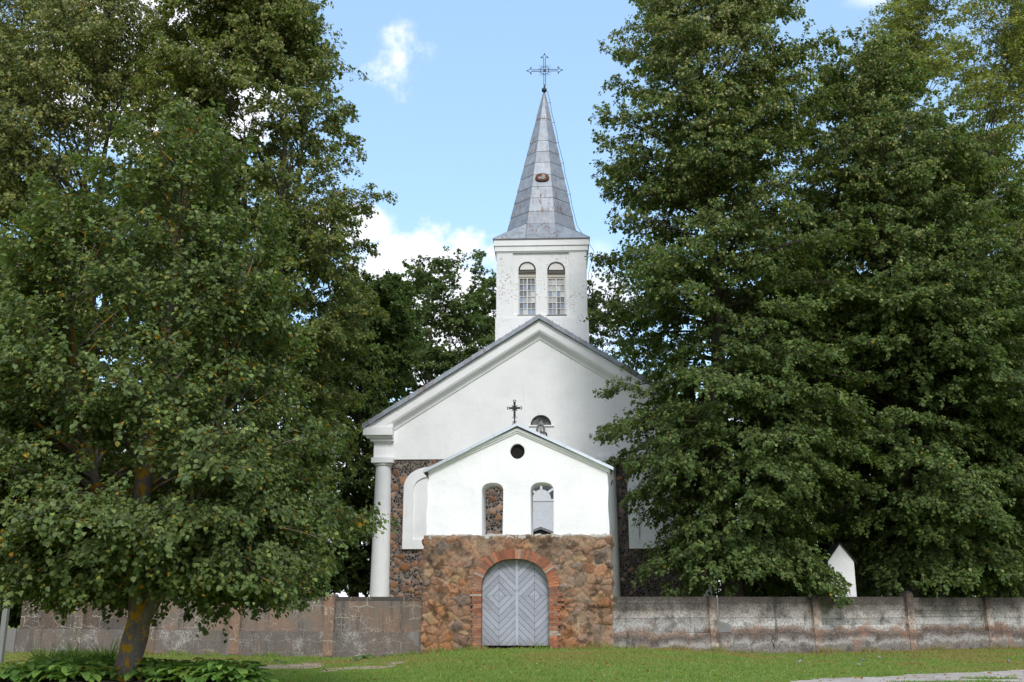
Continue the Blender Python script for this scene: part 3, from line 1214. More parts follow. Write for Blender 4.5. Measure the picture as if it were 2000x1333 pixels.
# tower windows
wr = random.Random(5)
for wi, (a0, a1, zb, zt) in enumerate(wins):
    y0 = tcy - TW + 0.24
    X0, X1 = tcx + a0, tcx + a1
    cx, w = (X0 + X1) / 2, (X1 - X0) / 2
    zsp = zt - w
    zbar = zsp - 0.02
    b = MB()
    # outer frame, beam, glazing bars
    b.prism([(X0 - 0.02, zbar - 0.12), (X1 + 0.02, zbar - 0.10 - 0.03 * wi), (X1 + 0.02, zbar + 0.02), (X0 - 0.02, zbar)], y0 - 0.10, y0 + 0.05, (0.12, 0.105, 0.095))
    b.box(X0 - 0.02, X1 + 0.02, y0 - 0.07, y0 + 0.05, zbar - 0.30, zbar - 0.14, (0.55, 0.52, 0.47))
    b.box(X0 - 0.02, X1 + 0.02, y0 - 0.09, y0 + 0.05, zbar - 0.19, zbar - 0.15, (0.2, 0.17, 0.14))
    zg = zbar - 0.33
    for x in (X0 - 0.01, X1 - 0.055):
        b.box(x, x + 0.065, y0 - 0.06, y0 + 0.06, zb - 0.01, zg, (0.60, 0.58, 0.54))
    b.box(X0 + 0.056, X1 - 0.056, y0 - 0.055, y0 + 0.06, zb - 0.012, zb + 0.04, (0.42, 0.38, 0.33))
    b.box(X0 + 0.056, X1 - 0.056, y0 - 0.055, y0 + 0.06, zg - 0.05, zg - 0.001, (0.58, 0.55, 0.5))
    gx0, gx1, gz0, gz1 = X0 + 0.055, X1 - 0.055, zb + 0.04, zg - 0.05
    b.box(cx - 0.03, cx + 0.03, y0 - 0.052, y0 + 0.05, gz0, gz1, (0.66, 0.65, 0.62))
    for f in (0.25, 0.75):
        x = gx0 + (gx1 - gx0) * f
        b.box(x - 0.014, x + 0.014, y0 - 0.036, y0 + 0.03, gz0, gz1, (0.6, 0.58, 0.55))
    for k in range(1, 6):
        z = gz0 + (gz1 - gz0) * k / 6 + wr.uniform(-0.01, 0.01)
        b.box(gx0, gx1, y0 - 0.040, y0 + 0.033, z - 0.016, z + 0.016, (0.62, 0.61, 0.58))
    fo = b.build('window', M['frame'], church)
    b = MB()
    for k in range(6):
        for j in range(4):
            x0 = gx0 + (gx1 - gx0) * j / 4
            x1 = gx0 + (gx1 - gx0) * (j + 1) / 4
            z0 = gz0 + (gz1 - gz0) * k / 6
            z1 = gz0 + (gz1 - gz0) * (k + 1) / 6
            p = 0.75 if j == 0 else (0.45 if (j == 1 and k > 3) else 0.2)
            if wr.random() < p:
                cc = (0.13, 0.14, 0.155)
            elif wr.random() < 0.25:
                cc = (0.22, 0.30, 0.42)
            else:
                g = wr.uniform(0.32, 0.62)
                cc = (g * 0.95, g * 0.97, g)
            tl = wr.uniform(-0.012, 0.012)
            b.add([(x0, y0 + tl, z0), (x1, y0 - tl, z0), (x1, y0 - tl, z1), (x0, y0 + tl, z1), (x0, y0 + 0.03, z0), (x1, y0 + .03, z0), (x1, y0 + .03, z1), (x0, y0 + .03, z1)],
                  [(0, 1, 2, 3), (7, 6, 5, 4), (0, 4, 5, 1), (1, 5, 6, 2), (2, 6, 7, 3), (3, 7, 4, 0)], cc)
    b.build('pane', M['glass'], fo)
    b = MB()
    b.prism(arc(cx, zbar + 0.05, w + 0.0, 0, 180, 18), y0 - 0.005, y0 + 0.05, (0.08, 0.07, 0.06))
    b.prism(arc(cx, zbar + 0.06, w - 0.075, 0, 180, 18), y0 - 0.06, y0 - 0.006, (0.72, 0.71, 0.69))
    b.build('lunette', M['frame'], fo)
    b = MB()
    b.box(X0 - 0.05, X1 + 0.05, tcy - TW - 0.02, y0 - 0.056, zb - 0.05, zb - 0.003, (0.12, 0.11, 0.1) if wi else (0.4, 0.37, 0.33))
    b.build('sill', M['frame'], fo)
    b = MB()
    b.prism(win_shape(a0 + tcx, a1 + tcx, zb, zt, 0.03), y0 + 0.07, y0 + 0.1, (0.01, 0.01, 0.01))
    b.build('backing', M['black'], fo)

# spire
def dz_c(py, px=1060):
    return C.z_(px, py, tcy)


z_oct = C.z_(1060, 437, TD + 0.5)
z_eave = zc[0] + 0.035
_, z_tp = C.p(1062.5, 184, tcy)
sc_t = C.u_(1061, 340, tcy) - C.u_(1060, 340, tcy)
tip_dx = C.u_(1063, 183, tcy) - tcx
A_oct = TW * 0.775
tiers_px = [437, 413, 387, 365, 342, 318, 297, 276, 233, 184]
tz = [z_oct + (z_tp - z_oct) * (437 - y) / (437 - 184) for y in tiers_px]
# perspective makes upper rows look shorter: use true heights from the axis plane
tz = [z_oct] + [C.z_(1060, y, tcy - A_oct * (y - 184) / 253) for y in tiers_px[1:-1]] + [z_tp]
b = MB()
sr = random.Random(8)


def ring(z, extra=0.0):
    q = (z - z_oct) / (z_tp - z_oct)
    a = A_oct * (1 - q) + 0.05 * q + extra
    rad = a / math.cos(R_(22.5))
    cx, cy = tcx + tip_dx * q, tcy
    return [(cx + rad * math.cos(R_(22.5 + 45 * k)), cy + rad * math.sin(R_(22.5 + 45 * k)), z) for k in range(8)]


for i in range(len(tz) - 1):
    lo, hi = ring(tz[i], 0.022), ring(tz[i + 1], 0.004)
    for k in range(8):
        k2 = (k + 1) % 8
        g = sr.uniform(0.86, 1.12)
        rust = sr.choice((0.25, 0.5, 0.9)) if i not in (1, 2, 6, 8) else 1.35
        p0, p1, p2, p3 = lo[k], lo[k2], hi[k2], hi[k]
        b.add([p0, p1, p2, p3], [(0, 1, 2, 3)], (g, g, g * 1.01, rust))
        n = Vector((p0[0] + p1[0] - 2 * tcx, p0[1] + p1[1] - 2 * tcy, 0)).normalized() * -0.03
        b.add([p0, p1, (p1[0] + n.x, p1[1] + n.y, p1[2]), (p0[0] + n.x, p0[1] + n.y, p0[2])], [(3, 2, 1, 0)], (0.45, 0.45, 0.45, 1))
    for k in range(8):
        b.tube([lo[k], hi[k]], 0.022, 5, (0.72, 0.74, 0.76, 0.5))
E = TW + 0.17
r0 = ring(z_oct, 0.010)
zf = z_eave
corner = [(1, -1), (1, 1), (-1, 1), (-1, -1)]


def rel(k):
    return r0[k % 8]


zm = z_eave + (z_oct - z_eave) * 0.28
for q in range(4):
    # face q: front(-y)=between ring 5,6 ; corner faces between
    ia, ib = [(5, 6), (7, 0), (1, 2), (3, 4)][q]
    A, Bp = rel(ia), rel(ib)
    d = [(0, -1), (1, 0), (0, 1), (-1, 0)][q]
    s = (-d[1], d[0])
    ex = A_oct * 0.45
    cen = (tcx + d[0] * E, tcy + d[1] * E)
    ea = (cen[0] - s[0] * ex, cen[1] - s[1] * ex, zf)
    eb = (cen[0] + s[0] * ex, cen[1] + s[1] * ex, zf)
    ma = tuple(ea[i] * 0.72 + A[i] * 0.28 for i in range(3))
    mb = tuple(eb[i] * 0.72 + Bp[i] * 0.28 for i in range(3))
    g = sr.uniform(0.9, 1.05)
    b.add([ma, mb, Bp, A], [(0, 1, 2, 3)], (g, g, g, 1.2))
    g = sr.uniform(0.9, 1.05)
    b.add([ea, eb, mb, ma], [(0, 1, 2, 3)], (g, g, g, 1.4))
    # corner after this face
    N = rel(ib + 1)
    cn = (tcx + (d[0] + s[0]) * E, tcy + (d[1] + s[1]) * E, zf)
    d2 = s
    cen2 = (tcx + d2[0] * E, tcy + d2[1] * E)
    s2 = (-d2[1], d2[0])
    ec = (cen2[0] - s2[0] * ex, cen2[1] - s2[1] * ex, zf)
    ridge = tuple((Bp[i] + N[i]) / 2 for i in range(3))
    g = sr.uniform(0.92, 1.08)
    b.add([eb, cn, ridge, Bp], [(0, 1, 2, 3)], (g, g, g, 1.3))
    g2 = sr.uniform(0.92, 1.08)
    b.add([cn, ec, N, ridge], [(0, 1, 2, 3)], (g2, g2, g2, 1.3))
    b.tube([cn, ridge], 0.022, 5, (0.7, 0.72, 0.75, 0.5))
    b.tube([eb, Bp], 0.018, 5, (0.7, 0.72, 0.75, 0.5))
    b.tube([ec, N], 0.018, 5, (0.7, 0.72, 0.75, 0.5))
b.box(tcx - E, tcx + E, tcy - E, tcy + E, zf - 0.05, zf - 0.004, (0.35, 0.33, 0.32, 1.5))
spire = b.build('spire', M['zinc'], church)
# oval vent on the spire
ov, oz = C.p(1059, 349, tcy - A_oct * 0.65)
q = (oz - z_oct) / (z_tp - z_oct)
yv = tcy - (A_oct * (1 - q) + 0.05 * q)
ow = 12 * sc_t
b = MB()
b.prism([(ov + ow * math.copysign(abs(math.cos(a)) ** 0.7, math.cos(a)), oz + 0.19 * math.copysign(abs(math.sin(a)) ** 0.8, math.sin(a))) for a in [2 * math.pi * k / 24 for k in range(24)]], yv - 0.14, yv + 0.3, (0.16, 0.065, 0.035))
b.prism([(ov + ow * 1.1 * math.copysign(abs(math.cos(a)) ** 0.7, math.cos(a)), oz - 0.015 + 0.225 * math.sin(a)) for a in [2 * math.pi * k / 24 for k in range(24)]], yv - 0.09, yv + 0.3, (0.06, 0.055, 0.06))
for x, w_, z0, z1 in ((-0.3, 0.09, -0.09, 0.02), (0.12, 0.05, -0.11, 0.13), (0.38, 0.035, -0.08, 0.12)):
    b.box(ov + x * ow - w_, ov + x * ow + w_, yv - 0.148, yv - 0.141, oz + z0, oz + z1, (0.36, 0.35, 0.36))
b.build('oval_vent', M['rusty'], spire)
# lightning conductor down the right flank
b = MB()
pts = []
for k in range(14):
    q = 1.0 - k / 13 * 0.97
    a = A_oct * (1 - q) + 0.05 * q
    z = z_oct + (z_tp - z_oct) * q
    pts.append((tcx + tip_dx * q + a + 0.13 + 0.02 * math.sin(k * 2.1), tcy - a * 0.3, z + 0.05))
b.tube([(tcx + tip_dx + 0.02, tcy, z_tp + 0.45)] + pts, 0.011, 4)
for k in (1, 3, 5, 7, 10):
    p = pts[k]
    b.tube([(p[0] + 0.03, p[1], p[2]), (p[0] - 0.22, p[1], p[2] - 0.02)], 0.012, 4)
b.tube([pts[-1], (tcx + TW + 0.42, tcy - TW * 0.3, z_eave - 0.1), (tcx + TW + 0.14, tcy - TW * 0.3, z_eave - 1.2), (tcx + TW + 0.13, tcy - TW * .3, z_eave - 4.0)], 0.011, 4)
b.build('lightning_wire', M['iron_blue'], spire)
# finial ball and openwork cross
bx = tcx + tip_dx
b = MB()
_, bz = C.p(1063, 176.5, tcy)
rb_ = 5.3 * sc_t
prof = [(0.03, z_tp - 0.1), (0.05, bz - rb_)] + [(max(0.02, rb_ * math.sin(R_(a))), bz - rb_ * math.cos(R_(a))) for a in range(15, 180, 15)] + [(0.03, bz + rb_), (0.03, bz + rb_ + 0.18)]
b.lathe(prof, bx, tcy, 16)
ball = b.build('finial_ball', M['iron_blue'], church, smooth=True)
b = MB()
_, zc0 = C.p(1064, 138, tcy)
_, zt0 = C.p(1064, 106, tcy)
_, zl0 = C.p(1064, 167, tcy)
xl, _ = C.p(1030, 138, tcy)
xr, _ = C.p(1098, 138, tcy)
xc = bx + 0.03
hw = (xr - xl) / 2
g = 0.045
r1 = 0.017
up_ = zt0 - zc0
for sgn in (-1, 1):
    b.tube([(xc + sgn * g, tcy, zl0), (xc + sgn * g, tcy, zt0 - 0.22)], r1, 5)
    b.tube([(xc - hw + 0.22, tcy, zc0 + sgn * g), (xc + hw - 0.22, tcy, zc0 + sgn * g)], r1, 5)
b.tube([(xc - g, tcy, zl0), (xc, tcy, zl0 - 0.05), (xc + g, tcy, zl0)], r1, 5)
b.tube([(xc, tcy, bz + rb_), (xc, tcy, zl0)], 0.028, 6)


def trefoil(ox, oz, dx, dz):
    # end ornament pointing along (dx,dz)
    sx, sz = -dz, dx
    P = lambda a, s: (ox + dx * a + sx * s, tcy, oz + dz * a + sz * s)
    b.tube([P(0, g), P(0.05, 0.10), P(0.02, 0.17)], r1 * .9, 4)
    b.tube([P(0, -g), P(0.05, -0.10), P(0.02, -0.17)], r1 * .9, 4)
    b.tube([P(0.02, 0.17), P(0.1, 0.07), P(0.22, 0.0)], r1 * .9, 4)
    b.tube([P(0.02, -0.17), P(0.1, -0.07), P(0.22, 0.0)], r1 * .9, 4)
    for a, s in ((0.22, 0), (0.02, 0.17), (0.02, -0.17)):
        b.tube([P(a - 0.03, s), P(a + 0.04, s)], 0.028, 5)
        b.tube([P(a, s - 0.03), P(a, s + 0.03)], 0.022, 5)


trefoil(xc, zt0 - 0.22, 0, 1)
trefoil(xc - hw + 0.22, zc0, -1, 0)
trefoil(xc + hw - 0.22, zc0, 1, 0)
rg = 8.5 * sc_t
b.tube([(xc + rg * math.cos(2 * math.pi * k / 24), tcy, zc0 + rg * math.sin(2 * math.pi * k / 24)) for k in range(24)], r1, 5, closed=True)
b.prism([(xc + 0.07 * math.cos(2 * math.pi * k / 14), zc0 + 0.07 * math.sin(2 * math.pi * k / 14)) for k in range(14)], tcy - 0.04, tcy + 0.04)
for q4 in range(4):
    for da in (-20, 0, 20):
        a = R_(45 + 90 * q4 + da)
        l = rg * (1.9 if da == 0 else 1.65)
        b.tube([(xc + rg * math.cos(a), tcy, zc0 + rg * math.sin(a)), (xc + l * math.cos(a), tcy, zc0 + l * math.sin(a))], 0.008, 4)
b.build('spire_cross', M['iron_blue'], ball)

# round grey fixture under the half-round window
fx, fz = C.p(1056, 843, -0.15)
fl = thing('floodlight', 'weathered round grey floodlight fixed under the half round gable window', 'floodlight', (CHX + fx, 43 - 0.15, fz))
b = MB()
vs = [(0.20 * math.cos(2 * math.pi * k / 18) * 0.8, -0.12, 0.02 + 0.27 * math.sin(2 * math.pi * k / 18)) for k in range(18)]
b.tube(vs, 0.045, 6, (0.2, 0.2, 0.21), closed=True)
b.prism([(0.15 * math.cos(2 * math.pi * k / 18), 0.02 + 0.25 * math.sin(2 * math.pi * k / 18)) for k in range(18)], -0.10, 0.05, (0.52, 0.52, 0.52))
b.build('housing', M['attr'], fl, smooth=False)
b = MB()
b.tube([(0.12, -0.15, -0.05), (0.24, -0.05, -0.1), (0.26, 0.13, -0.28)], 0.04, 6, (0.08, 0.08, 0.08))
b.box(-0.04, 0.04, -0.14, -0.101, -0.10, 0.2, (0.28, 0.28, 0.28))
b.box(0.0, 0.08, -0.15, -0.141, -0.10, -0.02, (0.03, 0.03, 0.03))
b.build('bracket', M['attr'], fl)

# ------------------------------------------------------------------ gatehouse
GA = R_(-3.0)
G = Frame(GX, GY, GA)
gate = thing('gatehouse', 'small gatehouse with white gabled top on rusty fieldstone base around grey double doors', 'gatehouse', (GX, GY, 0), GA)
gu = lambda px, py, d=0.0: G.p(px, py, d)
# lower stone: grid wrapped round the sides and over the top
tl, tr_, bl, brr = gu(828, 1047), gu(1193, 1047), gu(821, 1290), gu(1198, 1290)
res = 0.026
Wd = tr_[0] - tl[0]
Hd = tl[1] - bl[1]
wrap = 1.35
ss = np.arange(-wrap, Wd + wrap + 1e-6, res)
tt = np.arange(0, Hd + 0.5, res)
SS, TT = np.meshgrid(ss, tt)
sv, tv = SS.ravel(), TT.ravel()
q = np.clip(sv / Wd, 0, 1)
vq = np.clip(tv / Hd, 0, 1)
uu = (bl[0] * (1 - q) + brr[0] * q) * (1 - vq) + (tl[0] * (1 - q) + tr_[0] * q) * vq
zz = bl[1] + (tl[1] - bl[1]) * vq
over_s = np.maximum(0, -sv) + np.maximum(0, sv - Wd)
over_t = np.maximum(0, tv - Hd)
dd = over_s + over_t
zz = zz + 0.075 * (vnoise(sv * 2.5 + 9, tv * 0 + 3, 55, 4) - 0.5) * vq * 2
seeds = jitter_seeds(-wrap, Wd + wrap, 0, Hd + 0.5, 0.36, 0.30, 9)
h, c4 = stone_panel(sv, tv, seeds, [(0.28, 0.135, 0.075), (0.25, 0.13, 0.08), (0.30, 0.165, 0.10), (0.24, 0.135, 0.09), (0.26, 0.16, 0.115), (0.19, 0.13, 0.105), (0.32, 0.175, 0.095), (0.20, 0.165, 0.145), (0.33, 0.235, 0.14), (0.14, 0.115, 0.105)],
                    (0.31, 0.225, 0.165), relief=0.085, edge_w=0.045, seed=33, smear=1.15)
edge_b = np.maximum(sstep(-sv, -0.35, -0.05), sstep(sv, Wd - 0.35, Wd - 0.05))
h = h * (1 + 0.8 * edge_b) + 0.03 * (vnoise(sv * 11 + 7, tv * 11 + 7, 61, 4) - 0.5) + 0.05 * (vnoise(sv * 4 + 7, tv * 4 + 17, 62, 3) - 0.5)
c4[:, :3] *= (0.62 + 0.76 * vnoise(sv * 14 + 3, tv * 14 + 33, 63, 3))[:, None]
# grey and ochre mortar smears on the right-hand part, pale top edge
rgt = sstep(sv / Wd, 0.62, 0.8) * sstep(vnoise(sv * 2.2 + 3, tv * 2.2 + 3, 71, 4), 0.4, 0.6)
c4[:, :3] = c4[:, :3] * (1 - 0.45 * rgt[:, None]) + np.array([[0.29, 0.22, 0.17]]) * 0.45 * rgt[:, None]
lft = sstep(vnoise(sv * 1.5 + 30, tv * 1.5 + 3, 75, 4), 0.5, 0.62) * sstep(1 - tv / Hd, 0.3, 0.75)
c4[:, :3] = c4[:, :3] * (1 - 0.5 * lft[:, None]) + np.array([[0.36, 0.175, 0.075]]) * 0.5 * lft[:, None]
crev = (1 - sstep(c4[:, 3], 0.1, 0.5)) * sstep(vnoise(sv * 2.6 + 11, tv * 2.6 + 41, 79, 3), 0.42, 0.55)
c4[:, :3] *= (1 - 0.5 * crev)[:, None]
grs = sstep(vnoise(sv * 3.1 + 71, tv * 3.1 + 21, 80, 4), 0.54, 0.64)
c4[:, :3] = c4[:, :3] * (1 - 0.35 * grs[:, None]) + np.array([[0.23, 0.18, 0.15]]) * 0.35 * grs[:, None]
dk = sstep(vnoise(sv * 5 + 13, tv * 5 + 43, 78, 3), 0.60, 0.70)
c4[:, :3] *= (1 - 0.5 * dk)[:, None]
tp = sstep(tv, Hd - 0.10, Hd + 0.02)
c4[:, :3] = c4[:, :3] * (1 - 0.85 * tp[:, None]) + np.array([[0.33, 0.30, 0.26]]) * 0.85 * tp[:, None]
c4[:, :3] *= np.array([[0.98, 0.90, 0.80]])
n_s = np.where(sv < 0, -1.0, np.where(sv > Wd, 1.0, 0.0))
bl_s = np.clip(over_s / 0.05, 0, 1)
n_t = np.clip(over_t / 0.05, 0, 1)
du_, dz_, dy_ = n_s * bl_s, n_t, -(1 - np.maximum(bl_s, n_t))
hx = h - 0.02
P = np.stack([uu + du_ * hx, np.maximum(dd, 0) + dy_ * hx, zz + dz_ * hx * 0.8], 1)
ny, nx = SS.shape
i = (np.arange(ny - 1)[:, None] * nx + np.arange(nx - 1)[None]).ravel()
F = np.stack([i, i + 1, i + nx + 1, i + nx], 1)
# door opening
dL, dR = gu(940, 1200)[0], gu(1073, 1200)[0]
d_sp = gu(1006, 1152)[1]
d_top = gu(1006, 1092)[1]
dc, dhw = (dL + dR) / 2, (dR - dL) / 2
dh = d_top - d_sp


def door_arch(g=0.0, n=24, z0=-0.6):
    """opening outline grown by g"""
    pts = [(dc - dhw - g, z0), (dc + dhw + g, z0)]
    for k in range(n + 1):
        a = math.pi * k / n
        pts.append((dc + (dhw + g) * math.copysign(abs(math.cos(a)) ** 0.86, math.cos(a)), d_sp + (dh + g) * abs(math.sin(a)) ** 0.9))
    return pts


fc = P[F].mean(1)
inside = np.zeros(len(fc), bool)
ol = door_arch(0.12)
for k in range(len(ol)):
    ax, ay = ol[k]
    bx_, by_ = ol[(k + 1) % len(ol)]
    if ay == by_:
        continue
    inside ^= ((ay > fc[:, 2]) != (by_ > fc[:, 2])) & (fc[:, 0] < (bx_ - ax) * (fc[:, 2] - ay) / (by_ - ay) + ax)
F = F[~(inside & (fc[:, 1] < 0.2) & (fc[:, 2] < d_top + 0.4))]
link('stone_base', np_mesh('stone_base', P, F, M['stone'], c4, smooth=True), gate)

# brick surround: voussoirs round the arch, coursed jambs below
b = MB()
br_r = random.Random(4)


def bcol():
    c = br_r.choice(((0.35, 0.13, 0.07), (0.29, 0.11, 0.06), (0.42, 0.17, 0.09), (0.23, 0.105, 0.07), (0.32, 0.175, 0.12), (0.26, 0.15, 0.105)))
    g = br_r.uniform(0.8, 1.15)
    return tuple(x * g for x in c)


inn, outp = door_arch(0.0, 150)[2:], door_arch(0.30, 150)[2:]
L = [0]
for k in range(1, len(inn)):
    L.append(L[-1] + math.dist(outp[k], outp[k - 1]))
nb = 44


def at_len(pl_, s):
    for k in range(1, len(L)):
        if L[k] >= s:
            f = (s - L[k - 1]) / max(1e-9, L[k] - L[k - 1])
            return tuple(pl_[k - 1][i] * (1 - f) + pl_[k][i] * f for i in (0, 1))
    return pl_[-1]


for k in range(nb):
    s0, s1 = L[-1] * (k + 0.07) / nb, L[-1] * (k + 0.93) / nb
    pr = br_r.uniform(-0.008, 0.012)
    gr = br_r.uniform(-0.03, 0.03)
    i0, i1, o0, o1 = at_len(inn, s0), at_len(inn, s1), at_len(outp, s0), at_len(outp, s1)
    ext = lambda a, c_: (c_[0] + (c_[0] - a[0]) * gr / 0.3, c_[1] + (c_[1] - a[1]) * gr / 0.3)
    c = bcol()
    if br_r.random() < 0.02:
        c = (0.36, 0.27, 0.21)
    b.prism([i0, i1, ext(i1, o1), ext(i0, o0)], -0.075 - pr, 0.42, c)
z = -0.5
row = 0
while z < d_sp - 0.005:
    z1 = min(z + 0.073, d_sp - 0.004)
    for s in (-1, 1):
        w = 0.27 + (0.06 if row % 2 else 0.0) + br_r.uniform(-0.03, 0.03)
        if s > 0 and 0.9 < z < 1.75:
            w += br_r.choice((0.0, 0.10, 0.14, 0.2)) * (1 if z > 1.15 else 0.6)
        x = dhw
        xe = dhw + w
        first = True
        while x < xe - 0.03:
            l = min((0.125 if (row % 2) else 0.24), xe - x)
            c = bcol()
            if (s > 0 and 0.42 < z < 0.56) or (s < 0 and 1.55 < z < 1.62):
                c = (0.40, 0.33, 0.27)
            xa, xb = sorted((dc + s * x, dc + s * (x + l - 0.012)))
            b.box(xa, xb, -0.07 - br_r.uniform(-0.008, 0.01), 0.42 if first else 0.1, z, z1 - 0.011, c)
            first = False
            x += l
    z += 0.073
    row += 1
brk = b.build('brick_arch', M['brick'], gate)
# mortar bed behind the bricks
b = MB()
mo = door_arch(0.27, 40)
b.plate(mo, [door_arch(0.008, 40, -0.59)], -0.055, 0.40, (0.27, 0.18, 0.125))
b.build('mortar', M['stone'], brk)

# double doors of chevron boards
def clip(poly, a, bb, c):
    """keep a*x+b*z<=c"""
    out = []
    for k in range(len(poly)):
        p, q_ = poly[k], poly[(k + 1) % len(poly)]
        dp, dq = a * p[0] + bb * p[1] - c, a * q_[0] + bb * q_[1] - c
        if dp <= 0:
            out.append(p)
        if dp * dq < 0:
            f = dp / (dp - dq)
            out.append((p[0] + (q_[0] - p[0]) * f, p[1] + (q_[1] - p[1]) * f))
    return out


z_bot = gu(1006, 1262)[1]
full = [(dc - dhw + 0.004, z_bot), (dc + dhw - 0.004, z_bot)] + door_arch(-0.004, 30)[2:]
dr = random.Random(12)
zc_d = gu(1006, 1164)[1]
pitch = 0.152
for s in (-1, 1):
    lf = clip(full, s * -1, 0, -s * dc - 0.012) if s > 0 else clip(full, 1, 0, dc - 0.012)
    xc_l = gu(973, 1164)[0] if s < 0 else gu(1043, 1164)[0]
    zq = zc_d
    b = MB()
    for qx in (-1, 1):
        for qz in (-1, 1):
            quad = clip(clip(lf, -qx, 0, -qx * xc_l - 0.0035), 0, -qz, -qz * zq - 0.002)
            if len(quad) < 3:
                continue
            k = 0
            while k < 22:
                n = (qx * 0.70, qz * 0.714)
                off = n[0] * xc_l + n[1] * zq
                st = clip(clip(quad, n[0], n[1], off + (k + 1) * pitch - 0.011), -n[0], -n[1], -(off + k * pitch))
                if len(st) >= 3:
                    g = dr.uniform(0.86, 1.1)
                    low = 1.0
                    c = (0.355 * g, 0.375 * g, 0.435 * g)
                    b.prism(st, 0.235 + dr.uniform(-0.003, 0.003), 0.27, c)
                k += 1
    b.prism(lf, 0.272, 0.31, (0.03, 0.033, 0.04))
    leaf = b.build('door_leaf', M['paint'], gate)
    if s < 0:
        b = MB()
        xs_ = gu(1008.5, 1164)[0]
        b.prism([(xs_ - 0.045, z_bot + 0.02), (xs_ + 0.045, z_bot + 0.02), (xs_ + 0.045, d_top - 0.03), (xs_ - 0.045, d_top - 0.02)], 0.195, 0.232, (0.40, 0.44, 0.51))
        b.build('cover_strip', M['paint'], leaf)
b = MB()
b.box(dc - dhw - 0.2, dc + dhw + 0.2, 0.33, 0.40, -0.6, d_top + 0.2)
b.build('door_backing', M['black'], gate)

# upper white wall
UD = 0.06
ul, ur = gu(834, 1000, UD)[0], gu(1188.5, 1000, UD)[0]
zb_w = tl[1] - 0.05
ztop = gu(1009, 838, UD)[1]
zel, zer = gu(835, 918, UD)[1], gu(1188, 915, UD)[1]
uap = gu(1010, 838, UD)[0]
wth = 1.0


def gate_win(x0, x1, yt, yb):
    a0, z0 = gu(x0, yb, UD)
    a1, _ = gu(x1, yb, UD)
    _, z1 = gu((x0 + x1) / 2, yt, UD)
    cx, w = (a0 + a1) / 2, (a1 - a0) / 2
    return [(a0 + 0.01, zb_w + 0.02), (a1 - 0.02, zb_w + 0.02)] + [(cx + w * math.copysign(abs(math.cos(a)) ** 0.8, math.cos(a)), z1 - w * 0.75 + w * 0.75 * abs(math.sin(a)) ** 0.85)
                                                             for a in [math.pi * k / 18 for k in range(19)]]


ocx, ocz = gu(1010.5, 882, UD)
orad = gu(1024.5, 882, UD)[0] - ocx
ocul = [(ocx + orad * math.cos(2 * math.pi * k / 28) * (1 + 0.02 * math.sin(k)), ocz + orad * 1.05 * math.sin(2 * math.pi * k / 28)) for k in range(28)]
b = MB()
edge_l = [(ul + 0.02 * math.sin(k * 1.7) - 0.03 * (1 - k / 8), zb_w + (zel - 0.1 - zb_w) * k / 8) for k in range(9)]
edge_r = [(ur + 0.015 * math.sin(k * 1.3) + 0.01 * (1 - k / 8), zb_w + (zer - 0.1 - zb_w) * k / 8) for k in range(9)]
outer = edge_l[:1] + edge_r + [(ur + 0.02, zer), (uap, ztop), (ul - 0.02, zel)] + edge_l[:0:-1]
b.plate(outer, [gate_win(940.5, 982.5, 944, 1047), gate_win(1036.5, 1082, 943, 1048), ocul], UD, UD + wth)
uw = b.build('upper_wall', M['white_gate'], gate, bevel=0.02)
b = MB()
b.prism([(ocx + (orad * 0.96) * math.cos(2 * math.pi * k / 24), ocz + (orad * 1.01) * math.sin(2 * math.pi * k / 24)) for k in range(24)], UD + 0.14, UD + 0.2)
b.build('oculus_boards', M['black'], uw)
b = MB()
# rough mortar bed below the white wall
rr = random.Random(6)
x = ul - 0.06
while x < ur + 0.02:
    w = min(rr.uniform(0.12, 0.35), ur + 0.03 - x)
    b.prism([(x, zb_w - 0.05), (x + w, zb_w - 0.05), (x + w, zb_w + rr.uniform(0.02, 0.12)), (x, zb_w + rr.uniform(0.02, 0.12))], UD - rr.uniform(0.02, 0.05), UD + 0.3, (0.46, 0.44, 0.41))
    x += w
b.build('ledge', M['stone'], gate)
# cornice strip under the roof
b = MB()
sl = (ztop - zel) / (uap - ul)
srr = (ztop - zer) / (ur - uap)
for (xe, ze, m_) in ((ul - 0.07, zel - 0.03, sl), (ur + 0.07, zer - 0.03, srr)):
    for o0, o1, pr in ((0.0, 0.09, 0.10), (0.092, 0.15, 0.05)):
        b.prism([(uap, ztop + 0.02 - o0), (xe, ze + 0.02 - o0), (xe, ze + 0.02 - o1), (uap, ztop + 0.02 - o1)], UD - pr, UD - 0.003)
b.build('cornice', M['white_gate'], gate)
# sheet-metal roof
b = MB()
zr = gu(1010, 829, UD - 0.2)[1]
eL, zL = gu(826, 921, UD - 0.2)
eR, zR = gu(1198.5, 915.5, UD - 0.2)
ua2 = gu(1010, 829, UD - 0.2)[0]
rr = random.Random(2)
for (xe, ze) in ((eL, zL), (eR, zR)):
    n = 4
    for k in range(n):
        f0_, f1_ = k / n, (k + 1) / n - 0.003
        p = lambda f: (ua2 + (xe - ua2) * f, zr + (ze - zr) * f)
        (x0, z0), (x1, z1) = p(f0_), p(f1_)
        l = rr.uniform(-0.006, 0.008)
        b.prism([(x0, z0 - 0.055 + l), (x1, z1 - 0.055 + l), (x1, z1 + 0.045 + l), (x0, z0 + 0.045 + l)], UD - 0.22, UD + wth + 0.2)
b.build('roof', M['new_zinc'], gate)
b = MB()
b.prism([(eL + 0.02, zL - 0.06), (eL + 0.14, zL - 0.01), (eL + 0.16, zL - 0.22)], UD - 0.1, UD + wth, (0.06, 0.05, 0.045))
b.build('eave_board', M['grey_board'], gate)
b = MB()
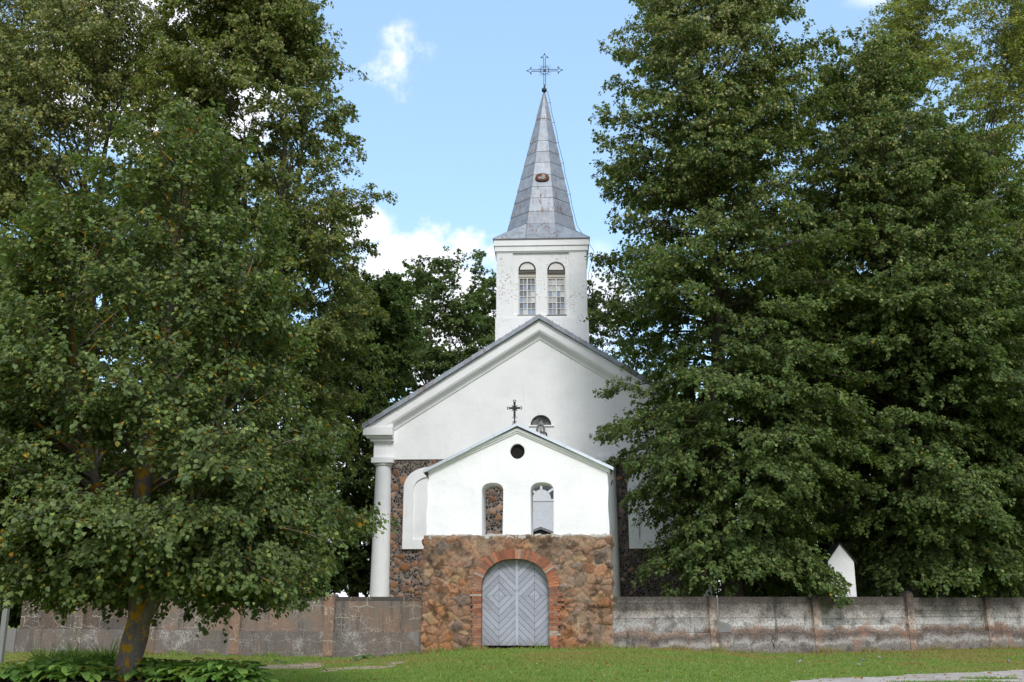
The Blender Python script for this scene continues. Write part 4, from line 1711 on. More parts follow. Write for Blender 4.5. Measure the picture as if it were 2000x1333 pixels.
b.prism([(eR - 0.02, zR - 0.06), (eR - 0.10, zR - 0.02), (eR - 0.10, zR - 0.42), (eR - 0.02, zR - 0.30)], UD - 0.02, UD + wth, (0.16, 0.15, 0.15))
b.build('eave_board', M['grey_board'], gate)
# black iron cross on the gate
gx_, gzc = gu(1005, 797.5, UD + 0.1)
_, gzt = gu(1004, 782, UD + 0.1)
_, gzb = gu(1006, 828, UD + 0.1)
yc = UD + 0.1
b = MB()
sc_g = gu(1006, 800)[0] - gu(1005, 800)[0]
aw = 0.035
b.box(gx_ - aw, gx_ + aw, yc - 0.02, yc + 0.02, gzc - 0.30, gzt - 0.05)
b.box(gx_ - 11 * sc_g * 0.95, gx_ - aw, yc - 0.018, yc + 0.018, gzc - aw * 0.9, gzc + aw * 0.9)
b.box(gx_ + aw, gx_ + 11 * sc_g * 0.95, yc - 0.018, yc + 0.018, gzc - aw * 0.9, gzc + aw * 0.9)
b.box(gx_ - 0.02, gx_ + 0.02, yc - 0.015, yc + 0.015, gzb - 0.02, gzc - 0.30)
b.prism([(gx_ + 0.075 * math.cos(2 * math.pi * k / 16), gzc + 0.075 * math.sin(2 * math.pi * k / 16)) for k in range(16)], yc - 0.035, yc + 0.035)
for a in (45, 135, 225, 315):
    ca, sa = math.cos(R_(a)), math.sin(R_(a))
    b.tube([(gx_, yc, gzc), (gx_ + 0.12 * ca, yc, gzc + 0.12 * sa)], [0.02, 0.012], 5)
    b.tube([(gx_ + 0.10 * ca, yc, gzc + 0.10 * sa), (gx_ + 0.125 * ca, yc, gzc + 0.125 * sa)], 0.018, 6)


def scroll(ox, oz, dx, dz):
    for sg in (-1, 1):
        pts = []
        for k in range(9):
            a = R_(-90 + 260 * k / 8)
            l, m_ = 0.035 + 0.03 * math.sin(a), 0.035 * math.cos(a) + 0.012
            pts.append((ox + dx * l - dz * sg * m_, yc, oz + dz * l + dx * sg * m_))
        b.tube(pts, 0.009, 4)


scroll(gx_, gzt - 0.06, 0, 1)
scroll(gx_ - 10.5 * sc_g, gzc, -1, 0)
scroll(gx_ + 10.5 * sc_g, gzc, 1, 0)
for sg in (-1, 1):
    b.tube([(gx_, yc, gzc - 0.30), (gx_ + sg * 0.05, yc, gzc - 0.34), (gx_ + sg * 0.08, yc, gzc - 0.29)], 0.009, 4)
    b.tube([(gx_, yc, gzc - 0.44), (gx_ + sg * 0.07, yc, gzc - 0.54), (gx_ + sg * 0.125, yc, gzc - 0.66), (gx_ + sg * 0.12, yc, gzc - 0.76), (gx_ + sg * 0.09, yc, gzc - 0.80)], 0.010, 4)
    b.tube([(gx_, yc, gzb + 0.04), (gx_ + sg * 0.05, yc, gzb + 0.09), (gx_ + sg * 0.07, yc, gzb + 0.04)], 0.009, 4)
b.build('cross', M['iron'], gate)

# ------------------------------------------------------------------ boundary walls
def wall_frame(side):
    if side > 0:
        e = G.o + G.u * (gu(1197, 1200)[0] - 0.05) + G.n * 0.40
        return Frame(e.x, e.y, math.atan(RIGHT_K))
    e = G.o + G.u * (gu(823, 1200)[0] + 0.06) + G.n * 0.35
    return Frame(e.x, e.y, -math.atan(LEFT_K))


WR, WL = wall_frame(1), wall_frame(-1)
rw = thing('boundary_wall', 'grey board formed concrete wall with posts running right of the gatehouse', 'wall', WR.o, WR.a)
BASE = -0.45                          # below the lawn
zt_r = WR.z_(1300, 1166)
posts = [WR.u_(x, 1200) for x in (1391, 1593, 1776.5, 1930)]
posts += [posts[-1] + 3.9, posts[-1] + 7.8]
z_led = [WR.z_(x, y) for x, y in ((1250, 1236), (1480, 1236), (1690, 1234), (1850, 1233), (1990, 1235))]
edges = [0.0] + posts
wrr = random.Random(9)
b = MB()
zmean = 0.42


def ledz(u):
    return np.interp(u, [1, 5, 10, 15, 22], z_led)


n = 40
for k in range(n):
    a0, a1 = posts[-1] * k / n, posts[-1] * (k + 1) / n
    z0, z1 = float(ledz(a0)), float(ledz(a1))
    f = wrr.uniform(-0.006, 0.006)
    b.add([(a0, -0.06, BASE), (a1, -0.06, BASE), (a1, -0.06, z1 + f), (a0, -0.06, z0), (a0, 0.34, BASE), (a1, 0.34, BASE), (a1, 0.34, z1), (a0, 0.34, z0)],
          [(0, 1, 2, 3), (3, 2, 6, 7), (5, 4, 7, 6)], (1, 1, 1))
b.add([(0, 0, 0)], [])
b.build('plinth', M['concrete'], rw)
for k in range(len(edges) - 1):
    a0, a1 = edges[k] + (0.15 if k else 0.0), edges[k + 1] - 0.15
    zl = max(float(ledz(a0)), float(ledz(a1))) - 0.02
    zt = zt_r + (0.0 if k < 3 else -0.03)
    b = MB()
    nbd = 5
    b.box(a0, a1, 0.11, 0.2, zl - 0.05, zt - 0.02, (0.3, 0.3, 0.3))
    cuts = [zl + (zt - zl) * q for q in (0, 0.2 + wrr.uniform(-.03, .03), 0.42 + wrr.uniform(-.03, .03), 0.62, 0.8 + wrr.uniform(-.03, .03), 1.0)]
    for j in range(nbd):
        g = wrr.uniform(0.8, 1.2)
        off = wrr.uniform(-0.012, 0.014)
        b.box(a0, a1, 0.06 + off, 0.24, cuts[j], cuts[j + 1] - (0.010 if j in (1, 3) else 0.002 if j < 4 else 0), (g, g, g))
    b.build('panel', M['concrete'], rw)
    b = MB()
    p = edges[k + 1]
    hgt = zt + (0.04, 0.02, 0.20, 0.05, 0.03, 0.03)[k]
    b.box(p - 0.15, p + 0.15, -0.10, 0.28, BASE, hgt - 0.08, (1.15, 1.02, 0.94))
    b.box(p - 0.13, p + 0.13, -0.08, 0.26, hgt - 0.08, hgt - 0.03, (0.9, 0.85, 0.8))
    b.box(p - 0.09, p + 0.09, -0.04, 0.22, hgt - 0.03, hgt, (0.8, 0.75, 0.7))
    b.build('post', M['concrete'], rw, bevel=0.02)
# smooth cement repair beside the first post, and a settlement crack
b = MB()
p = posts[0] + 0.15
z1 = ledz(p)
b.prism([(p + 0.02, z1 + 0.01), (p + 0.55, z1 + 0.01), (p + 0.55, z1 + 0.24), (p + 0.40, z1 + 0.30), (p + 0.14, z1 + 0.34), (p + 0.12, zt_r - 0.02), (p + 0.02, zt_r - 0.02)], 0.032, 0.06)
b.prism([(p + 0.55, z1 - 0.5), (p + 0.61, z1 - 0.42), (p + 0.60, z1 - 0.01), (p + 0.55, z1 - 0.01)], -0.068, -0.061)
b.build('repair_patch', M['patch'], rw)
b = MB()
pc = [(1508, 1240), (1510, 1247), (1507, 1253), (1511, 1259), (1512, 1268)]
b.tube([(WR.p(x, y, -0.06)[0], -0.058, WR.p(x, y, -0.06)[1]) for x, y in pc], [0.012, 0.016, 0.014, 0.018, 0.02], 5)
b.build('crack', M['black'], rw)

lw = thing('boundary_wall', 'brown cracked rendered wall with posts running left of the gatehouse behind the lime tree', 'wall', WL.o, WL.a)
zt_l = WL.z_(740, 1166)
posts = [WL.u_(x, 1200) for x in (645, 463, 300, 158)]
u_end = WL.u_(36, 1230)
zl_l = WL.z_(640, 1234)
b = MB()
n = 30
for k in range(n):
    a0, a1 = u_end * (k + 1) / n, u_end * k / n
    b.add([(a0, -0.07, BASE - 0.4), (a1, -0.07, BASE - 0.4), (a1, -0.07, zl_l), (a0, -0.07, zl_l), (a0, 0.34, BASE), (a1, 0.34, BASE), (a1, 0.34, zl_l), (a0, 0.34, zl_l)],
          [(0, 1, 2, 3), (3, 2, 6, 7), (5, 4, 7, 6)], (1, 1, 1))
b.build('plinth', M['render_low'], lw)
edges = [0.0] + posts + [u_end]
for k in range(len(edges) - 1):
    a1, a0 = edges[k] - (0.17 if k else 0.0), edges[k + 1] + (0.17 if k < len(posts) else 0.0)
    b = MB()
    sh = (1.0, 1.05, 1.0, 0.6, 0.6)[k]
    b.box(a0, a1, 0.05, 0.22, zl_l - 0.02, zt_l - 0.14, (sh, sh * 0.98, sh * 0.95))
    b.box(a0, a1, 0.046, 0.224, zt_l - 0.138, zt_l, (0.42, 0.45, 0.48))
    b.build('panel', M['render'], lw)
    if k < len(posts):
        b = MB()
        p = edges[k + 1]
        hgt = zt_l + (0.09, 0.04, 0.05, 0.06)[k]
        b.box(p - 0.17, p + 0.17, -0.10, 0.30, zl_l - 0.75, hgt - 0.09, (1.25, 1.0, 0.85) if k < 2 else (0.9, 0.85, 0.8))
        b.prism([(p - 0.17, hgt - 0.09), (p + 0.17, hgt - 0.09), (p + 0.11, hgt), (p - 0.11, hgt)], -0.08, 0.28, (0.7, 0.7, 0.7))
        b.build('post', M['render'], lw, bevel=0.015)
b = MB()
b.prism([(u_end, -0.9), (u_end, zl_l + 0.02), (u_end - 0.62, zl_l - 0.03), (u_end - 0.34, -0.9)], -0.12, 0.3)
b.build('end_buttress', M['pale_conc'], lw)
b = MB()
pu, pz = WL.p(812, 1252, -0.07)
b.prism([(pu - 0.32, pz + 0.12), (pu - 0.22, pz + 0.25), (pu + 0.10, pz + 0.28), (pu + 0.12, pz - 0.2), (pu - 0.02, pz - 0.12), (pu - 0.1, pz + 0.02)], -0.076, -0.0715)
pu, pz = WL.p(457, 1258, -0.07)
b.prism([(pu - 0.2, pz - 0.35), (pu + 0.16, pz - 0.35), (pu + 0.2, pz + 0.1), (pu + 0.1, pz + 0.42), (pu - 0.1, pz + 0.40), (pu - 0.24, pz + 0.05)], -0.078, -0.0715)
b.build('lime_patch', M['pale_conc'], lw)

# pale post at the far left
gx0, gz0 = depth_hit(1, 1290, 29.0)
b = MB()
b.box(gx0 - 0.10, gx0 + 0.045, 28.95, 29.1, -0.6, depth_hit(4, 1165, 29.0)[1], (0.2, 0.2, 0.19))
tag(b.build('marker_post', M['attr'], None, bevel=0.01), 'pale grey concrete post at the far left edge beside the lawn', 'post')

# white gabled pillar behind the right wall
sx0, sz0 = depth_hit(1634, 1064, 38.6)
sw = 0.47
pil = thing('gabled_pillar', 'white gabled masonry pillar with dark roof behind the right boundary wall', 'pillar', (sx0, 38.6, 0))
b = MB()
ze = sz0 - 0.62
b.prism([(-sw, -0.3), (sw, -0.3), (sw, ze), (0, sz0), (-sw, ze)], -0.4, 0.5)
b.build('shaft', M['white_gate'], pil)
b = MB()
for s in (-1, 1):
    b.prism([(0, sz0 + 0.002), (s * (sw + 0.1), ze - 0.115), (s * (sw + 0.1), ze - 0.055), (0, sz0 + 0.065)], -0.46, 0.6, (0.03, 0.03, 0.033))
b.build('roof', M['grey_board'], pil)

# gravestones beyond the wall
for px, py, Yg, w, lab in ((1738, 1150, 42.0, 0.11, 'narrow grey gravestone showing over the right boundary wall'),
                           (1850, 1146, 44.0, 0.24, 'pointed pale gravestone showing over the right boundary wall')):
    x, z = depth_hit(px, py, Yg)
    b = MB()
    if w < 0.2:
        b.prism([(x - w, -0.3), (x + w, -0.3), (x + w, z - 0.05), (x + w * 0.5, z), (x - w * 0.5, z), (x - w, z - 0.05)], Yg, Yg + 0.12, (0.28, 0.28, 0.28))
    else:
        b.prism([(x - w * 1.6, -0.3), (x + w * 1.6, -0.3), (x + w * 0.9, z - 0.35), (x, z), (x - w * 0.9, z - 0.35)], Yg, Yg + 0.14, (0.42, 0.42, 0.43))
    tag(b.build('gravestone', M['attr'], None, bevel=0.015), lab, 'gravestone', 'gravestones in the churchyard')

# ------------------------------------------------------------------ trees
def nrm(a):
    return a / np.maximum(1e-9, np.linalg.norm(a, axis=-1, keepdims=True))


def leaf_mesh(name, P, D, N, Ls, Wf, cols, mat, six=False, curl=0.12):
    """P base, D direction, N normal, Ls length"""
    D = nrm(D)
    Sd = nrm(np.cross(D, N))
    N = np.cross(Sd, D)
    l = Ls[:, None]
    w = l * Wf * 0.5
    if six:
        V = np.stack([P, P + D * l * 0.22 + Sd * w * 0.88 + N * l * curl, P + D * l * 0.62 + Sd * w * 0.8 + N * l * curl * 0.9,
                      P + D * l - N * l * 0.10, P + D * l * 0.62 - Sd * w * 0.8 + N * l * curl * 0.9, P + D * l * 0.22 - Sd * w * 0.88 + N * l * curl], 1)
        k = np.arange(len(P))[:, None] * 6
        F = np.concatenate([k + np.array([[0, 1, 2, 3]]), k + np.array([[0, 3, 4, 5]])], 0)
        m = 6
    else:
        V = np.stack([P, P + D * l * 0.42 + Sd * w + N * l * curl, P + D * l, P + D * l * 0.42 - Sd * w + N * l * curl], 1)
        k = np.arange(len(P))[:, None] * 4
        F = k + np.array([[0, 1, 2, 3]])
        m = 4
    return np_mesh(name, V.reshape(-1, 3), F, mat, np.repeat(cols, m, 0))


def tubes_np(starts, ends, r0, r1, sag, nseg=5, n=5, mids=None):
    """many tapered, curved tubes at once; curve sags (or rises) by sag at the middle"""
    k = len(starts)
    t = np.linspace(0, 1, nseg + 1)[None, :, None]
    pts = starts[:, None] * (1 - t) + ends[:, None] * t
    pts[..., 2] += (sag[:, None] * 4 * (t[..., 0] * (1 - t[..., 0])))
    d = nrm(ends - starts)
    up = np.tile(np.array([[0, 0, 1.0]]), (k, 1))
    up[np.abs(d[:, 2]) > 0.9] = (1, 0, 0)
    s = nrm(np.cross(d, up))
    w = np.cross(s, d)
    rad = (r0[:, None] * (1 - t[..., 0]) + r1[:, None] * t[..., 0])
    a = np.arange(n) * 2 * math.pi / n
    V = pts[:, :, None] + rad[:, :, None, None] * (np.cos(a)[None, None, :, None] * s[:, None, None] + np.sin(a)[None, None, :, None] * w[:, None, None])
    V = V.reshape(-1, 3)
    base = (np.arange(k) * (nseg + 1) * n)[:, None, None]
    seg = (np.arange(nseg) * n)[None, :, None]
    c = np.arange(n)[None, None]
    c2 = (c + 1) % n
    F = np.stack([base + seg + c, base + seg + c2, base + seg + n + c2, base + seg + n + c], -1).reshape(-1, 4)
    return V, F


def curve_at(st, en, sag, t):
    p = st * (1 - t)[:, None] + en * t[:, None]
    p[:, 2] += sag * 4 * t * (1 - t)
    return p


def grow(seed, base, leaders, prof, n_pri, leaf_len, n_leaf, rise=(-0.25, 0.7), noise=0.22, sec_per_m=3.2, six=False,
         pal=None, wts=None, bract=0.0, bract_from=0.3, sec_len=1.0, droop=0.35, inner=0.38, ysq=1.0, wf=0.85, spray=0.30, layered=0.5, minz=0.3):
    """prof: [(z, cx, cy, r)] relative to base. Returns leaf arrays and branch arrays, all relative to base."""
    r = np.random.default_rng(seed)
    prof = np.array(prof, float)
    zs_, cx_, cy_, rr_ = prof.T
    z0, z1 = zs_[0], zs_[-1]
    # choose branch tips
    zc_ = np.linspace(z0, z1, 200)
    dens = (np.interp(zc_, zs_, rr_) + 0.25) * (1 + 2.4 * sstep(-(zc_ - z0) / (z1 - z0), -0.20, -0.02))
    zt_ = r.choice(zc_, n_pri * 4, p=dens / dens.sum()) + r.normal(0, 0.1, n_pri * 4)
    azm = r.uniform(0, 2 * math.pi, n_pri * 4)
    # thin out so tips keep apart: best-candidate on (z, az*r)
    keep = []
    R0 = np.interp(zt_, zs_, rr_)
    for k in range(n_pri * 4):
        ok = True
        if keep:
            kk = np.array(keep)
            da = np.abs((azm[kk] - azm[k] + math.pi) % (2 * math.pi) - math.pi) * np.maximum(R0[k], 0.6)
            if (np.hypot(da, (zt_[kk] - zt_[k]) * 1.5) < 0.46 * math.sqrt((z1 - z0) * 2 * math.pi * rr_.mean() / n_pri)).any():
                ok = False
        if ok:
            keep.append(k)
        if len(keep) >= n_pri:
            break
    zt_, azm = zt_[keep], azm[keep]
    n = len(zt_)
    R0 = np.interp(zt_, zs_, rr_)
    lob = vnoise(np.cos(azm) * 2.2 + 9, zt_ * 0.55 + np.sin(azm) * 2.2 + 9, seed, 3)
    R = R0 * (1 + noise * 2 * (lob - 0.5) + r.normal(0, noise * 0.35, n))
    inn = r.random(n) < inner
    R = np.where(inn, R * r.uniform(0.45, 0.8, n), R)
    cx, cy = np.interp(zt_, zs_, cx_), np.interp(zt_, zs_, cy_)
    tip = np.stack([cx + R * np.cos(azm), cy + R * ysq * np.sin(azm), zt_], 1)
    q = (zt_ - z0) / (z1 - z0)
    rs = rise[0] + (rise[1] - rise[0]) * np.clip(q * 1.25, 0, 1)
    hb = np.clip(zt_ - R * rs - 0.15, 0.12 * z1, z1 * 0.97)
    # nearest leader
    st = np.zeros((n, 3))
    lrad = np.zeros(n)
    best = np.full(n, 1e9)
    for pts, rad in leaders:
        pts = np.array(pts, float)
        hz = np.clip(hb, pts[0, 2], pts[-1, 2])
        p = np.stack([np.interp(hz, pts[:, 2], pts[:, 0]), np.interp(hz, pts[:, 2], pts[:, 1]), hz], 1)
        dd_ = np.linalg.norm(p - tip, axis=1)
        m = dd_ < best
        st[m], best[m] = p[m], dd_[m]
        lrad[m] = np.interp(hz, pts[:, 2], rad)[m]
    Ln = np.linalg.norm(tip - st, axis=1)
    sag = Ln * np.where(rs < 0.1, 0.10, 0.07) * r.uniform(0.5, 1.3, n)
    pr0 = np.minimum(lrad * 0.6, 0.012 + 0.011 * Ln)
    Vp, Fp = tubes_np(st, tip, pr0, np.full(n, 0.006), sag, 7, 5)
    # secondaries
    cnt = np.maximum(4, (Ln * sec_per_m).astype(int))
    ip = np.repeat(np.arange(n), cnt)
    tpos = r.uniform(0.12, 1.0, len(ip)) ** 0.75
    ss_ = curve_at(st[ip], tip[ip], sag[ip], tpos)
    dirp = nrm(tip - st)[ip]
    out = nrm(np.stack([np.cos(azm[ip]), np.sin(azm[ip]), np.zeros(len(ip))], 1))
    ang = r.choice([-1, 1], len(ip)) * r.uniform(0.35, 1.25, len(ip))
    ca, sa = np.cos(ang), np.sin(ang)
    dsec = np.stack([out[:, 0] * ca - out[:, 1] * sa, out[:, 0] * sa + out[:, 1] * ca, dirp[:, 2] * 0.5 + r.normal(0, 0.22, len(ip)) - droop * 0.5], 1)
    dsec = nrm(dsec)
    sl_ = (0.45 + (1 - tpos) * Ln[ip] * 0.5) * sec_len * r.uniform(0.6, 1.3, len(ip))
    sl_ = np.minimum(sl_, 0.7 + 0.36 * R0[ip])
    se = ss_ + dsec * sl_[:, None]
    se[:, 2] = np.maximum(se[:, 2], minz)
    ssag = sl_ * 0.10
    sec_r = 0.004 + 0.006 * sl_
    Vs, Fs = tubes_np(ss_, se, sec_r, np.full(len(ip), 0.003), ssag, 3, 3)
    # leaves along secondaries and the outer part of primaries
    pw = sl_ + 0.15
    m = r.choice(len(ip), n_leaf, p=pw / pw.sum())
    tl_ = r.uniform(0.05, 1.08, n_leaf)
    lp = curve_at(ss_[m], se[m], ssag[m], tl_)
    # side twigs: flat sprays, drooping outwards
    td = dsec[m]
    tw_side = nrm(np.cross(td, np.array([[0, 0, 1.0]])))
    wspr = spray * (1.05 - 0.55 * tl_) * (0.6 + 0.5 * sl_[m])
    # leaves cluster on discrete twigs
    tw_id = np.floor(tl_ * sl_[m] / 0.16)
    hsh = np.modf(np.sin(m * 12.9898 + tw_id * 78.233) * 43758.5453)[0]
    hs2 = np.modf(np.sin(m * 39.3467 + tw_id * 11.135) * 24634.6345)[0]
    lat = hsh * wspr * np.sqrt(r.random(n_leaf))
    lp = lp + tw_side * lat[:, None] + td * (np.abs(lat) * 0.5)[:, None]
    lp[:, 2] += hs2 * spray * 0.35 - (np.abs(lat) ** 1.5) * droop * 0.8 + r.normal(0, 0.03 + 0.05 * (1 - layered), n_leaf)
    lp += r.normal(0, 0.025, (n_leaf, 3))
    sidev = tw_side * np.sign(lat)[:, None]
    D = td * 0.6 + sidev * r.uniform(0.0, 1.0, n_leaf)[:, None] + r.normal(0, 0.45, (n_leaf, 3))
    D[:, 2] -= 0.35 + droop * 0.6
    outl = nrm(lp - np.stack([np.interp(lp[:, 2], zs_, cx_), np.interp(lp[:, 2], zs_, cy_), lp[:, 2] - 1.0], 1))
    N = np.array([[0, 0, 1.0]]) * 0.75 + outl * 0.65 + r.normal(0, 0.42, (n_leaf, 3))
    Ls = leaf_len * r.uniform(0.5, 1.32, n_leaf)
    pal_ = np.array(pal)
    # branchlets share a tint so colour varies by spray as well as by leaf
    wts = np.array(wts) / np.sum(wts)
    cid = r.choice(len(pal_), n_leaf, p=wts)
    bt = r.uniform(0.8, 1.2, len(ip))[m]
    cols = pal_[cid] * (bt * r.uniform(0.75, 1.25, n_leaf))[:, None]
    if bract:
        qz = np.clip((lp[:, 2] - z0) / (z1 - z0), 0, 1)
        clus = (np.modf(np.sin(m * 7.77) * 9531.7)[0] * 0.5 + 0.5)
        pb = bract * sstep(qz, bract_from - 0.25, bract_from + 0.35) * (0.3 + 1.2 * clus)
        isb = r.random(n_leaf) < pb
        cols[isb] = np.array([0.38, 0.37, 0.15]) * r.uniform(0.6, 1.1, isb.sum())[:, None]
        D[isb] = D[isb] * 0.4 + np.array([0, 0, -1.0])
        Ls[isb] *= 0.85
    return dict(P=lp, D=D, N=N, L=Ls, c=cols, six=six, wf=wf, wood=[(Vp, Fp), (Vs, Fs)])


def merge_vf(lst):
    V, F, o = [], [], 0
    for v, f in lst:
        V.append(v)
        F.append(f + o)
        o += len(v)
    return np.concatenate(V), np.concatenate(F)


def leader_tubes(leaders, seed=0):
    out = []
    for pts, rad in leaders:
        pts = np.array(pts, float)
        # resample smooth
        k = np.linspace(0, len(pts) - 1, len(pts) * 4)
        P_ = np.stack([np.interp(k, np.arange(len(pts)), pts[:, i]) for i in range(3)], 1)
        for _ in range(2):
            P_[1:-1] = (P_[:-2] + 2 * P_[1:-1] + P_[2:]) / 4
        Rr = np.interp(k, np.arange(len(pts)), rad)
        n = 12
        a = np.arange(n) * 2 * math.pi / n
        V = []
        for j in range(len(P_)):
            t = P_[min(j + 1, len(P_) - 1)] - P_[max(j - 1, 0)]
            t = t / np.linalg.norm(t)
            s = np.cross(t, (0, 1, 0.1))
            s /= np.linalg.norm(s)
            w = np.cross(s, t)
            lump = 1 + 0.10 * np.sin(a * 3 + j * 0.35 + seed) + 0.06 * np.sin(a * 5 - j * 0.8)
            V.append(P_[j] + (Rr[j] * lump)[:, None] * (np.cos(a)[:, None] * s + np.sin(a)[:, None] * w))
        V = np.concatenate(V)
        i = (np.arange(len(P_) - 1)[:, None] * n + np.arange(n)[None])
        i2 = (np.arange(len(P_) - 1)[:, None] * n + (np.arange(n)[None] + 1) % n)
        F = np.stack([i, i2, i2 + n, i + n], -1).reshape(-1, 4)
        out.append((V, F))
    return out


def make_tree(name, label, base, leaders, prof, bark='bark', leafmat='leaf', group=None, rotz=0.0, cat='tree', **kw):
    t = thing(name, label, cat, base, rotz, group)
    g = grow(base=base, leaders=leaders, prof=prof, **kw)
    V, F = merge_vf(leader_tubes(leaders, kw['seed']) + g['wood'])
    link('trunk', np_mesh('trunk', V, F, M[bark], smooth=True), t)
    link('crown', leaf_mesh('crown', g['P'], g['D'], g['N'], g['L'], g['wf'], g['c'], M[leafmat], g['six']), t)
    return t


def copy_tree(t, loc, rotz, label, scale=1.0):
    c = t.copy()
    COL.objects.link(c)
    c.location, c.rotation_euler, c.scale = loc, (0, 0, rotz), (scale,) * 3
    c['label'] = label
    for ch in t.children:
        d = ch.copy()
        COL.objects.link(d)
        d.parent = c
    return c


def px_prof(base, rows):
    """rows (py, pxL, pxR) in the plane of the trunk -> (z, cx, cy, r) relative to base"""
    out = []
    for py, a, b_ in rows:
        xa, z = depth_hit(a, py, base[1])
        xb, _ = depth_hit(b_, py, base[1])
        out.append((z - base[2], (xa + xb) / 2 - base[0], 0.0, (xb - xa) / 2))
    return sorted(out)


def px_pt(base, px, py, dy=0.0):
    x, z = depth_hit(px, py, base[1] + dy)
    return (x - base[0], dy, z - base[2])


GREEN = [(0.11, 0.165, 0.048), (0.135, 0.19, 0.055), (0.085, 0.135, 0.042), (0.17, 0.20, 0.06), (0.30, 0.20, 0.02)]
# 1 young lime in front of the wall, left
Y1 = 18.0
b1x = depth_hit(238, 1350, Y1)[0]
base1 = (b1x, Y1, -0.15)
pp = lambda px, py, dy=0.0: px_pt(base1, px, py, dy)
lead1 = [([(0, 0, -0.2), pp(240, 1335), pp(256, 1280), pp(272, 1215), pp(268, 1150), pp(272, 1040), pp(285, 900), pp(318, 700), pp(345, 480), pp(368, 250)],
          [0.27, 0.23, 0.20, 0.205, 0.165, 0.165, 0.14, 0.10, 0.06, 0.02]),
         ([pp(276, 1225), pp(292, 1190, -0.05), pp(318, 1145, -0.1), pp(365, 1020, -0.2), pp(420, 850, -0.3), pp(460, 640, -0.3), pp(480, 480, -.3)],
          [0.12, 0.135, 0.115, 0.10, 0.08, 0.05, 0.02]),
         ([pp(268, 1160), pp(235, 1100, 0.1), pp(190, 960, 0.2), pp(150, 760, 0.3), pp(140, 600, .3)], [0.10, 0.10, 0.08, 0.05, 0.02])]
prof1 = px_prof(base1, [(1178, 20, 580), (1120, -60, 650), (1040, -90, 700), (900, -90, 650), (760, -60, 610), (620, 0, 585), (500, 60, 555), (400, 130, 510), (300, 200, 450), (230, 290, 410), (195, 350, 390)])
make_tree('lime_tree', 'leaning lime tree with yellow lichen on its trunk growing in the hosta bed', base1, lead1, prof1, bark='bark_lichen', leafmat='leaf_shiny',
          seed=101, n_pri=330, leaf_len=0.086, n_leaf=190000, rise=(-0.15, 0.9), noise=0.3, sec_per_m=5.0, six=True, sec_len=0.8, spray=0.26, layered=0.2, wf=0.92,
          pal=[(0.115, 0.16, 0.05), (0.14, 0.19, 0.058), (0.09, 0.132, 0.044), (0.21, 0.26, 0.075), (0.42, 0.22, 0.02), (0.30, 0.27, 0.05)], wts=[5, 5, 3.5, 1.6, 0.16, 0.2], inner=0.35, minz=1.25, ysq=0.78)

LIMEPAL = [(0.11, 0.165, 0.05), (0.14, 0.195, 0.058), (0.085, 0.132, 0.042), (0.185, 0.22, 0.065), (0.36, 0.27, 0.04)]
LW = [5, 4, 4, 2, 0.12]


def straight(h, r0, wob, seed, forks=0, spread=1.5):
    r = np.random.default_rng(seed)
    pts, rad = [], []
    n = 9
    x = y = 0.0
    for k in range(n + 1):
        q = k / n
        pts.append((x, y, -0.3 + (h + 0.3) * q))
        rad.append(r0 * (1 - q) ** 0.8 + 0.02)
        x += r.normal(0, wob)
        y += r.normal(0, wob)
    out = [(pts, rad)]
    for f in range(forks):
        a = r.uniform(0, 6.28)
        k0 = 2 + f % 3
        p0 = pts[k0]
        ps, rs_ = [p0], [rad[k0] * 0.7]
        for k in range(1, 6):
            q = k / 5
            ps.append((p0[0] + spread * q ** 0.7 * math.cos(a), p0[1] + spread * q ** 0.7 * math.sin(a), p0[2] + (h * 0.93 - p0[2]) * q))
            rs_.append(rad[k0] * 0.7 * (1 - q) + 0.02)
        out.append((ps, rs_))
    return out


# 2 big yellowish limes behind the left wall
def tree_base(px, Y):
    return (depth_hit(px, 1170, Y)[0], Y, 0.0)


YELP = [(0.165, 0.20, 0.052), (0.13, 0.175, 0.05), (0.10, 0.145, 0.044), (0.23, 0.24, 0.065), (0.36, 0.25, 0.03)]
bA = tree_base(505, 37.5)
make_tree('lime_tree', 'tall broad yellowing lime tree left of the church with bare limbs showing', bA, straight(22, 0.42, 0.10, 5, 3, 1.6),
          px_prof(bA, [(1120, 330, 650), (1000, 300, 665), (860, 270, 680), (700, 250, 705), (560, 260, 735), (420, 270, 735), (330, 290, 735), (240, 300, 700), (120, 320, 650), (20, 330, 600), (-90, 350, 540), (-170, 400, 480)]),
          seed=202, n_pri=380, leaf_len=0.135, n_leaf=380000, rise=(-0.3, 0.75), noise=0.22, pal=YELP, wts=[4, 4, 4, 2, 0.3], bract=0.3, bract_from=0.35, droop=0.55, spray=0.34)
bB = tree_base(95, 38.5)
make_tree('lime_tree', 'tall yellowing lime tree filling the upper left corner with a forked dark trunk', bB, straight(23, 0.45, 0.12, 6, 3, 2.0),
          px_prof(bB, [(1100, -150, 320), (980, -180, 340), (800, -200, 350), (600, -200, 350), (420, -200, 350), (250, -200, 340), (120, -180, 330), (20, -160, 310), (-80, -120, 270), (-160, 0, 180)]),
          seed=203, n_pri=340, leaf_len=0.135, n_leaf=340000, rise=(-0.3, 0.75), noise=0.26, pal=YELP, wts=[5, 4, 3, 3, 0.4], bract=0.34, bract_from=0.25, droop=0.55, spray=0.34)
# dark tree beside the church
bC = tree_base(690, 53.0)
tC = make_tree('broad_tree', 'dark green tree close beside the left corner of the church', bC, straight(14.0, 0.30, 0.08, 7, 2, 1.6),
          px_prof(bC, [(1150, 600, 745), (1000, 600, 745), (880, 590, 755), (760, 590, 775), (680, 600, 800), (610, 630, 810), (560, 660, 800), (525, 700, 770)]),
          seed=204, n_pri=260, leaf_len=0.16, n_leaf=190000, rise=(-0.2, 0.7), pal=GREEN, wts=[5, 4, 5, 1, 0.05])
